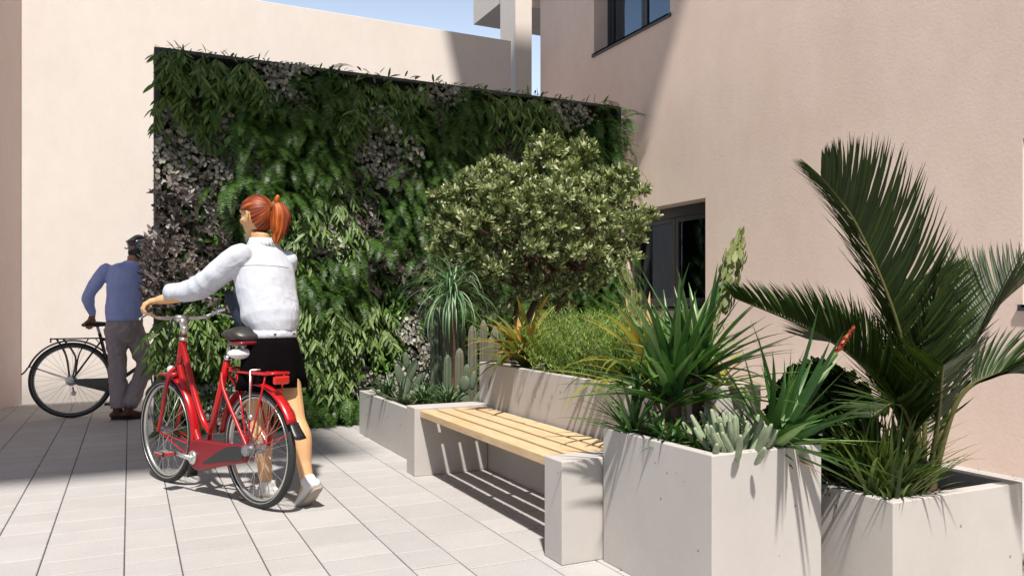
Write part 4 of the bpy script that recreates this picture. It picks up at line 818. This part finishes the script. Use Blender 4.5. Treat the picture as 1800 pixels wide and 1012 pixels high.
# head
def headmesh(b,c,f,s,sc=1.0):
    u=np.cross(f,s); u=u if u[2]>0 else -u
    def H(x,y,z): return c+(f*x+s*y+u*z)*sc
    b.tube([H(-.01,0,-.075),H(-.008,0,-.03),H(-.004,0,.02),H(-.008,0,.065),H(-.012,0,.092),H(-.012,0,.104),H(-.012,0,.109)],np.array([.05,.073,.079,.068,.044,.025,.008])*sc,18,b=np.array([.062,.086,.094,.083,.053,.03,.01])*sc,hint=s)
    b.tube([H(.02,0,-.105),H(.035,0,-.085),H(.045,0,-.05),H(.05,0,-.01)],np.array([.03,.043,.055,.058])*sc,14,b=np.array([.03,.034,.034,.032])*sc,hint=s,rnd=True)
    b.tube([H(.062,0,-.108),H(.066,0,-.098)],.016*sc,8,rnd=True)                     # chin
    b.tube([H(.082,0,.022),H(.092,0,.0),H(.104,0,-.022),H(.094,0,-.032)],np.array([.007,.009,.0125,.010])*sc,8,rnd=True)   # nose
    for y in (-1,1):
        b.tube([H(.095,y*.012,-.03),H(.088,y*.014,-.028)],.0075*sc,7,rnd=True)
        b.tube([H(.078,y*.015,.034),H(.074,y*.04,.036),H(.058,y*.058,.03)],np.array([.010,.011,.010])*sc,7,rnd=True)   # brow ridge
        b.tube([H(.06,y*.045,-.025),H(.04,y*.06,-.02)],np.array([.02,.018])*sc,8,rnd=True)       # cheek
        b.tube([H(-.004,y*.078,-.035),H(-.012,y*.087,-.012),H(-.014,y*.089,.012),H(-.002,y*.083,.022)],np.array([.008,.011,.012,.008])*sc,8,b=np.array([.005,.006,.006,.005])*sc,rnd=True)   # ear
    for dz in (-.062,-.071): b.tube([H(.076,-.018,dz),H(.086,0,dz),H(.076,.018,dz)],np.array([.005,.0075,.005])*sc,7,rnd=True)  # lips
    b.tube([H(-.02,0,-.09),c-Z*.135*sc-f*.02],np.array([.05,.048])*sc,14)
    return H
H=headmesh(body,head,HF,HS)
bo=body.obj('body',M['skin'],woman); flesh(bo,.0055,3)
for y in (-1,1):
    b=MB(); b.ball(H(.071,y*.031,.008),.0125,10,7); b.obj('eye',M['eye'],bo,smooth=True)
    b=MB(); b.tube([H(.088,y*.014,.036),H(.085,y*.035,.042),H(.068,y*.056,.036)],.004,6,rnd=True); b.obj('eyebrow',M['brow'],bo,smooth=True)
b=MB(); b.tube([H(.081,-.02,-.066),H(.092,0,-.066),H(.081,.02,-.066)],[.003,.006,.003],7,rnd=True); b.obj('lips',M['lip'],bo,smooth=True)
# hair: scalp strands swept back to a tie, and a pony tail
hb_=MB(); tie=H(-.105,0,.045); n=900
th=U(0,6.283,n); P0=[]
def scalp(x,y,z): # point on skull ellipsoid, slightly outside
    return A(x,y,z)
ctr=A(-.005,0,.012); rad=A(.097,.084,.104)
dirs=rdir(700); keep=[]
for d in dirs:
    p=ctr+d*rad
    if p[2]<-.075: continue
    if p[0]>.055 and p[2]<.062: continue
    if p[0]>.02 and p[2]<.028: continue
    if abs(p[1])>.05 and -.03<p[0]<.025 and p[2]<.03: continue
    if p[2]<-.04 and p[0]>-.04: continue
    keep.append(d)
keep=np.array(keep); tl=A(-.105,0,.045); tdir=unit((tl-ctr)/rad)
Ps=[];Ns=[]
for d in keep:
    pts=[];nn=[]
    for t in np.linspace(0,1,9)*(.5+.5*rng.random()):
        q=unit(d*(1-t)+tdir*t); off=1.045+.022*math.sin(math.pi*min(1,t+.15))+rng.normal()*.003; p=ctr+q*rad*off; pts.append(H(*p)); nn.append(unit(H(*(ctr+q*rad*1.2))-H(*(ctr+q*rad))))
    Ps.append(pts);Ns.append(nn)
hb_.ribbons(np.array(Ps),np.interp(np.linspace(0,1,9),[0,.2,.8,1],[.0005,.0012,.0011,.0006]),np.array(Ns))
hm=hb_.obj('hair',M['hair'],woman,smooth=True)
def hairy(p):
    if p[2]<-.085: return False
    if p[0]>.052 and p[2]<.060: return False
    if p[0]>.018 and p[2]<.030: return False
    if abs(p[1])>.05 and -.028<p[0]<.03 and p[2]<.028: return False
    if p[2]<-.045 and p[0]>-.035: return False
    return True
nr,na=56,96; e1=unit(np.cross(tdir,A(.1,1,.2))); e2=np.cross(tdir,e1); V=[];okv=[];att=[]
for i in range(nr+1):
    th_=math.pi*i/nr
    for k in range(na):
        ph_=2*math.pi*k/na; d=tdir*math.cos(th_)+(e1*math.cos(ph_)+e2*math.sin(ph_))*math.sin(th_)
        p=ctr+d*rad; okv.append(hairy(p)); w_=1.035+.005*math.sin(ph_*17+math.sin(ph_*5))+.004*math.sin(ph_*31+1)+.02*math.exp(-th_*3)
        V.append(H(*(ctr+d*rad*w_))); att.append((9*math.cos(ph_),9*math.sin(ph_),th_*.9))
Fc=[(i*na+k,i*na+(k+1)%na,(i+1)*na+(k+1)%na,(i+1)*na+k) for i in range(nr) for k in range(na)]
Fc=[f for f in Fc if all(okv[v] for v in f)]
cap=MB(); cap.add(V,Fc); co_=cap.obj('swept_hair',M['haircap'],hm,smooth=True)
at_=co_.data.attributes.new('strand','FLOAT_VECTOR','POINT'); at_.data.foreach_set('vector',np.array(att,dtype=np.float32).ravel())
sm_=co_.modifiers.new('t','SOLIDIFY'); sm_.thickness=.004
Ps=[];n=420; pt0=H(-.112,0,.055); 
for i in range(n):
    a=rng.random()*6.283; r=math.sqrt(rng.random()); o1=A(math.cos(a)*r*.044,math.sin(a)*r*.034,0); ln=U(.165,.215)
    pts=[pt0*.9+head*.1+o1*.2+Z*.005,pt0+o1*.5+A(.028,-.002,.012),pt0+o1*1.0+A(.045,-.004,-.035),pt0+o1*1.15+A(.044,-.006,-.09),pt0+o1*.9+A(.037,-.004,-.145),pt0+o1*.25+A(.022,0,-ln)]
    Ps.append(curve([tuple(p) for p in pts],3))
Ps=np.array(Ps); hb2=MB(); hb2.ribbons(Ps,np.interp(np.linspace(0,1,Ps.shape[1]),[0,.3,.8,1],[.003,.0065,.005,.001]),rdir(n)[:,None,:]*.4+A(0,-1,0)); hb2.obj('pony_tail',M['hair'],hm,smooth=True)
b=MB(); b.tube([pt0+A(.0,0,-.008),pt0+A(.012,0,.006)],.018,10,rnd=True); b.tube([pt0+A(.018,-.01,.012),pt0+A(.026,-.012,.034),pt0+A(.03,-.012,.046)],[.010,.015,.011],8,rnd=True); b.obj('hair_tie',M['hair'],hm,smooth=True)
# jacket
jk=MB()
jk.tube([hip+Z*.035,hip+Z*.075,hip*.8+chest*.2+Z*.05,hip*.45+chest*.55+Z*.03,chest+Z*.02,chest*.5+neck*.5-Z*.012,chest*.25+neck*.75-Z*.012,neck-Z*.022,neck-Z*.004],[.132,.147,.164,.174,.178,.168,.140,.104,.066],24,b=[.112,.124,.136,.132,.122,.106,.09,.072,.06],hint=Lf)
def sleeve(sh,wr_,bend,e):
    d=wr_-sh; end=sh+d*e; mid=(sh+end)/2+A(*bend); cv=curve([tuple(sh-unit(d)*.03),tuple(sh*.72+mid*.28-Z*.008),tuple(mid-Z*.012),tuple(mid*.45+end*.55-Z*.02),tuple(end)],9)
    f_=np.linspace(0,1,len(cv)); rr=np.interp(f_,[0,.2,.5,.72,.9,1],[.062,.074,.070,.063,.054,.046])*(1+.045*np.sin(f_*44+np.sin(f_*13)*2)*np.interp(f_,[0,.25,.5,.75,1],[0,.2,1,.7,.9]))
    jk.tube(cv,rr,16,rnd=True); return end,unit(cv[-1]-cv[-3])
eL,dL=sleeve(shl,wl,(0,-.01,-.045),.82); eR,dR=sleeve(shr,wrr,(.02,0,-.045),.82)
jo=jk.obj('jacket',M['denim'],woman); flesh(jo,.0065,4,[(.20,.022),(.085,.007)])
from mathutils.bvhtree import BVHTree
bv=BVHTree.FromPolygons([v.co[:] for v in jo.data.vertices],[p.vertices[:] for p in jo.data.polygons])
def seam(pts,r=.0017):
    out=[]
    for p in pts:
        h=bv.ray_cast(Vector((p[0],-1.5,p[1])),Vector((0,1,0)))
        if h[0] is not None: out.append(A(*h[0])-A(0,.0005,0))
    e=MB(); e.tube(out,r,5); e.obj('seam',M['stitch'],jo)
seam([(x,1.292+.10*(x+.16)**2*-4) for x in np.linspace(-.315,-.02,22)])
fl=MB(); G=[]
for j in range(9):
    t=j/8; a0=A(-.285+.075*t,.04,1.17-.25*t); a1=A(-.352+.02*t+.05*t**3,.17-.02*t,1.15-.235*t)
    G.append([a0*(1-k/6)+a1*(k/6)+A(-.012*math.sin(k*1.3+t*4),-.015*math.sin(k),0) for k in range(7)])
fl.add([p for r_ in G for p in r_],[(j*7+k,j*7+k+1,(j+1)*7+k+1,(j+1)*7+k) for j in range(8) for k in range(6)])
fo=fl.obj('front_flap',M['denim_in'],jo,smooth=True); s_=fo.modifiers.new('t','SOLIDIFY'); s_.thickness=.006
b=MB(); b.tube([hip+Z*-.002,hip+Z*.012,hip+Z*.042],[.131,.133,.134],28,b=[.108,.110,.112],hint=Lf); b.obj('waistband',M['denim'],jo,smooth=True)
for (e_,d_) in ((eL,dL),(eR,dR)): b=MB(); b.tube([e_-d_*.02,e_-d_*.01,e_+d_*.028,e_+d_*.03],[.050,.053,.048,.04],16,caps=True); b.obj('cuff',M['denim'],jo,smooth=True)
b=MB(); cn=neck+A(0,0,.0)
for i in range(24):
    a0=2*math.pi*i/24; a1=2*math.pi*(i+1)/24
    def cp(a,rr,z): return cn+Lf*math.cos(a)*rr*1.05+F*math.sin(a)*rr+Z*(z-(.02 if math.sin(a)>.3 else 0))
    b.quad(cp(a0,.062,.026),cp(a1,.062,.026),cp(a1,.088,-.022),cp(a0,.088,-.022)); b.quad(cp(a0,.062,.026),cp(a0,.06,-.02),cp(a1,.06,-.02),cp(a1,.062,.026))
o=b.obj('collar',M['denim'],jo,smooth=True); s=o.modifiers.new('t','SOLIDIFY'); s.thickness=.005
for a in (-1,1): b=MB(); b.tube([hip-F*.102+Lf*.06*a+Z*.02,hip-F*.112+Lf*.06*a+Z*.02],.006,10); b.obj('button',M['rivet'],jo)
# skirt
b=MB(); n=48; V=[];Fq=[]; rows=[(.915,.124,.104,0),(.86,.146,.122,.0),(.78,.164,.136,.006),(.70,.178,.146,.014),(.625,.190,.154,.02)]
for j,(z,a,bb,am) in enumerate(rows):
    f=(.915-z)/.283; c=hip*(1)+A(.0,.0,0)-Z*.0; c=A(c[0]-.008*f,c[1],z)
    for i in range(n):
        an=2*math.pi*i/n; k=1+am/.17*math.sin(an*7+j*.2); V.append(c+Lf*math.cos(an)*a*k+F*math.sin(an)*bb*k+Z*(.008*math.sin(an*3) if j==4 else 0))
for j in range(len(rows)-1):
    for i in range(n): Fq.append((j*n+i,j*n+(i+1)%n,(j+1)*n+(i+1)%n,(j+1)*n+i))
b.add(V,Fq); o=b.obj('skirt',M['skirt'],woman,smooth=True); s=o.modifiers.new('t','SOLIDIFY'); s.thickness=.004
# shoes
def shoe(root,ankle,fd,up,mat,solem,sc=1.0,name='shoe'):
    fd=unit(fd); up=unit(up-fd*np.dot(up,fd)); sd_=np.cross(fd,up)
    def Q(x,z): return ankle+(fd*x+up*z)*sc
    b=MB(); b.tube([Q(-.052,-.048),Q(-.03,-.042),Q(.03,-.046),Q(.09,-.056),Q(.135,-.062),Q(.16,-.066)],np.array([.028,.036,.038,.043,.038,.022])*sc,14,b=np.array([.028,.036,.034,.026,.02,.014])*sc,hint=sd_,rnd=True)
    b.tube([Q(-.015,-.035),Q(-.010,-.005),Q(-.008,.012)],np.array([.040,.042,.041])*sc,14); s=b.obj(name,mat,root); flesh(s,.005*sc,3)
    b=MB(); b.tube([Q(-.06,-.083),Q(-.03,-.083),Q(.04,-.085),Q(.10,-.087),Q(.145,-.088),Q(.168,-.086)],np.array([.028,.037,.036,.044,.038,.02])*sc,16,b=np.array([.010,.0125,.0125,.0125,.011,.009])*sc,hint=sd_,rnd=True); b.obj('sole',solem,s,smooth=True)
    return s,Q
s1,Q=shoe(woman,aL,A(FL[0],FL[1],0),Z,M['canvas'],M['sole'])
fdR=unit(F*.74-Z*.62); s2,Q2=shoe(woman,aR-Z*.0,fdR,Z,M['canvas'],M['sole'])
for s_,q_,fd_ in ((s1,Q,A(FL[0],FL[1],0)),(s2,Q2,fdR)):
    b=MB()
    for x in (.03,.05,.07): sd_=np.cross(fd_,Z); b.tube([q_(x,-.02-.25*(x-.03))-sd_*.025,q_(x,-.005-.3*(x-.03)),q_(x,-.02-.25*(x-.03))+sd_*.025],.003,5)
    b.obj('laces',M['white'],s_)

# man
man=thing('person','man in a blue sweater, grey trousers and cycling helmet beside the black bicycle','person',(-.03,8.30,0))
F=unit(A(.80,.60,0)); Lf=np.cross(Z,F); hip=A(-.015,.02,.93); chest=A(.01,.03,1.29); neck=A(.065,.06,1.485); head=A(.115,.085,1.60); HF=unit(A(.86,.45,-.16)); HS=np.cross(Z,HF)
shl=A(.01,.03,1.425)+Lf*.17; shr=A(.02,.03,1.425)-Lf*.185
# left arm (far side of the heading) rests on the saddle, at the left in the picture
shA=A(-.165,.03,1.415); elA=A(-.315,.08,1.165); wrA=A(-.285,.17,.985); haA=A(-.30,.235,.93); shB=A(.185,.0,1.41); elB=A(.24,.02,1.14); wrB=A(.34,.16,1.03)
body=MB(); body.tube([hip-Z*.06,hip,hip*.5+chest*.5,chest,chest*.3+neck*.7,neck,neck+Z*.06],[.12,.115,.13,.15,.12,.06,.055],16,b=[.11,.105,.10,.115,.08,.058,.055],hint=A(1,.2,0))
body.tube(curve([tuple(shA),tuple(elA),tuple(wrA)],6),np.linspace(.05,.028,13),10,rnd=True); body.tube(curve([tuple(shB),tuple(elB),tuple(wrB)],6),np.linspace(.05,.028,13),10,rnd=True)
# left hand laid over the saddle nose, fingers down its side
body.tube([wrA,wrA*.4+haA*.6+Z*.008,haA],[.026,.032,.036],10,b=[.021,.018,.014],hint=A(1,0,.2),rnd=True)
for i,o_ in enumerate((-.03,-.010,.012,.032)):
    c=haA+A(o_,.0,0); L=(.075,.085,.08,.062)[i]; body.tube([c+A(0,.005,0),c+A(-.004,.028,-.012),c+A(-.008,.036,-.038),c+A(-.012,.03,-L)],[.0105,.010,.0095,.0085],7,rnd=True)
body.tube([haA+A(-.022,-.03,.0),haA+A(-.05,-.015,-.02),haA+A(-.058,.0,-.05)],[.012,.011,.009],7,rnd=True)
hc=wrB+A(.06,.05,-.01); body.tube([wrB,hc],[.026,.036],9,b=[.02,.015],hint=A(0,1,0),rnd=True)
for i in range(4): c=hc+A(.0,-.03+.02*i,0); body.tube([c,c+A(.04,.01,-.01),c+A(.06,.012,-.035),c+A(.05,.01,-.06)],[.0105,.010,.009,.008],7,rnd=True)
body.tube([hc+A(-.03,-.03,0),hc+A(.0,-.05,-.02),hc+A(.02,-.05,-.04)],[.012,.011,.009],7,rnd=True)
kA=A(-.075,.02,.52); aA=A(-.06,.0,.11); kB=A(.165,.10,.51); aB=A(.03,-.03,.12)
hA=hip+A(-.07,.0,-.06); hB=hip+A(.065,.03,-.06)
for h_,k_,a_ in ((hA,kA,aA),(hB,kB,aB)): body.tube(curve([tuple(h_),tuple(k_),tuple(a_)],6),np.interp(np.linspace(0,1,13),[0,.45,.6,1],[.070,.055,.055,.036]),12,rnd=True)
H=headmesh(body,head,HF,HS,1.06); bo=body.obj('body',M['skin2'],man); flesh(bo,.006,3)
for y in (-1,1): b=MB(); b.ball(H(.071,y*.031,.008),.0125,8,6); b.obj('eye',M['eye'],bo,smooth=True)
b=MB(); b.tube([H(-.03,0,-.085),H(-.03,0,-.05),H(-.02,0,.0),H(-.01,0,.04)],[.055,.072,.08,.08],16,b=[.045,.068,.08,.085],hint=HS,rnd=True); b.obj('hair',M['darkhair'],man,smooth=True)
# helmet
hm=MB(); hm.tube([H(-.005,0,.028),H(-.005,0,.04),H(-.004,0,.075),H(-.008,0,.105),H(-.012,0,.122)],[.094,.098,.092,.07,.035],20,b=[.112,.118,.112,.088,.045],hint=HS); ho=hm.obj('helmet',M['helmet'],man,smooth=True)
b=MB()
for y in (-.055,-.028,0,.028,.055):
    b.tube(curve([tuple(H(.105-abs(y)*.3,y*1.1,.055)),tuple(H(.05,y*.95,.118-abs(y)*.3)),tuple(H(-.04,y*.95,.128-abs(y)*.3)),tuple(H(-.118+abs(y)*.3,y*1.1,.055))],6),.0095,7)
b.obj('helmet_rib',M['gloss'],ho,smooth=True)
b=MB()
for y in (-1,1): b.tube([H(-.07,y*.083,.03),H(-.005,y*.092,-.05),H(.02,y*.072,-.10)],.006,6); b.tube([H(.03,y*.09,.03),H(-.002,y*.093,-.05)],.005,6)
b.tube([H(-.105,-.06,.0),H(-.118,0,-.012),H(-.105,.06,.0)],.007,6); b.obj('helmet_strap',M['strap'],ho,smooth=True)
# sweater
j=MB(); j.tube([hip+Z*.005,hip+Z*.06,hip*.5+chest*.5,chest,chest+Z*.1,chest*.2+neck*.8-Z*.02,neck+Z*.0],[.155,.165,.172,.182,.17,.11,.072],20,b=[.125,.13,.125,.13,.11,.085,.068],hint=A(1,.2,0))
for pts in ((shA,elA,wrA),(shB,elB,wrB)): cv=curve([tuple(p) for p in pts],6); j.tube(cv[:-1],np.interp(np.linspace(0,1,len(cv)-1),[0,.3,.6,.9,1],[.060,.063,.056,.045,.038]),12,rnd=True)
jo=j.obj('sweater',M['sweater'],man); flesh(jo,.008,4,[(.14,.022),(.06,.008)])
b=MB(); b.tube([hip-Z*.005,hip+Z*.045],[.158,.164],24,b=[.128,.131],hint=A(1,.2,0)); b.obj('hem_band',M['sweater'],jo,smooth=True)
j=MB(); j.tube([hip-Z*.12,hip-Z*.04,hip+Z*.03],[.145,.158,.15],18,b=[.115,.125,.115],hint=A(1,.2,0),rnd=True)
for h_,k_,a_ in ((hA,kA,aA),(hB,kB,aB)): cv=curve([tuple(h_-Z*.02),tuple((h_+k_)/2),tuple(k_),tuple((k_+a_)/2),tuple(a_+Z*.0)],5); j.tube(cv,np.interp(np.linspace(0,1,len(cv)),[0,.25,.5,.8,1],[.105,.095,.08,.074,.07]),14)
jo=j.obj('trousers',M['trouser'],man); flesh(jo,.008,4,[(.09,.026),(.04,.014)])
shoe(man,A(-.06,.0,.095),A(.95,-.1,0),Z,M['brown'],M['black'],1.05); shoe(man,aB-Z*.02,A(.9,.35,0),Z,M['brown'],M['black'],1.05)
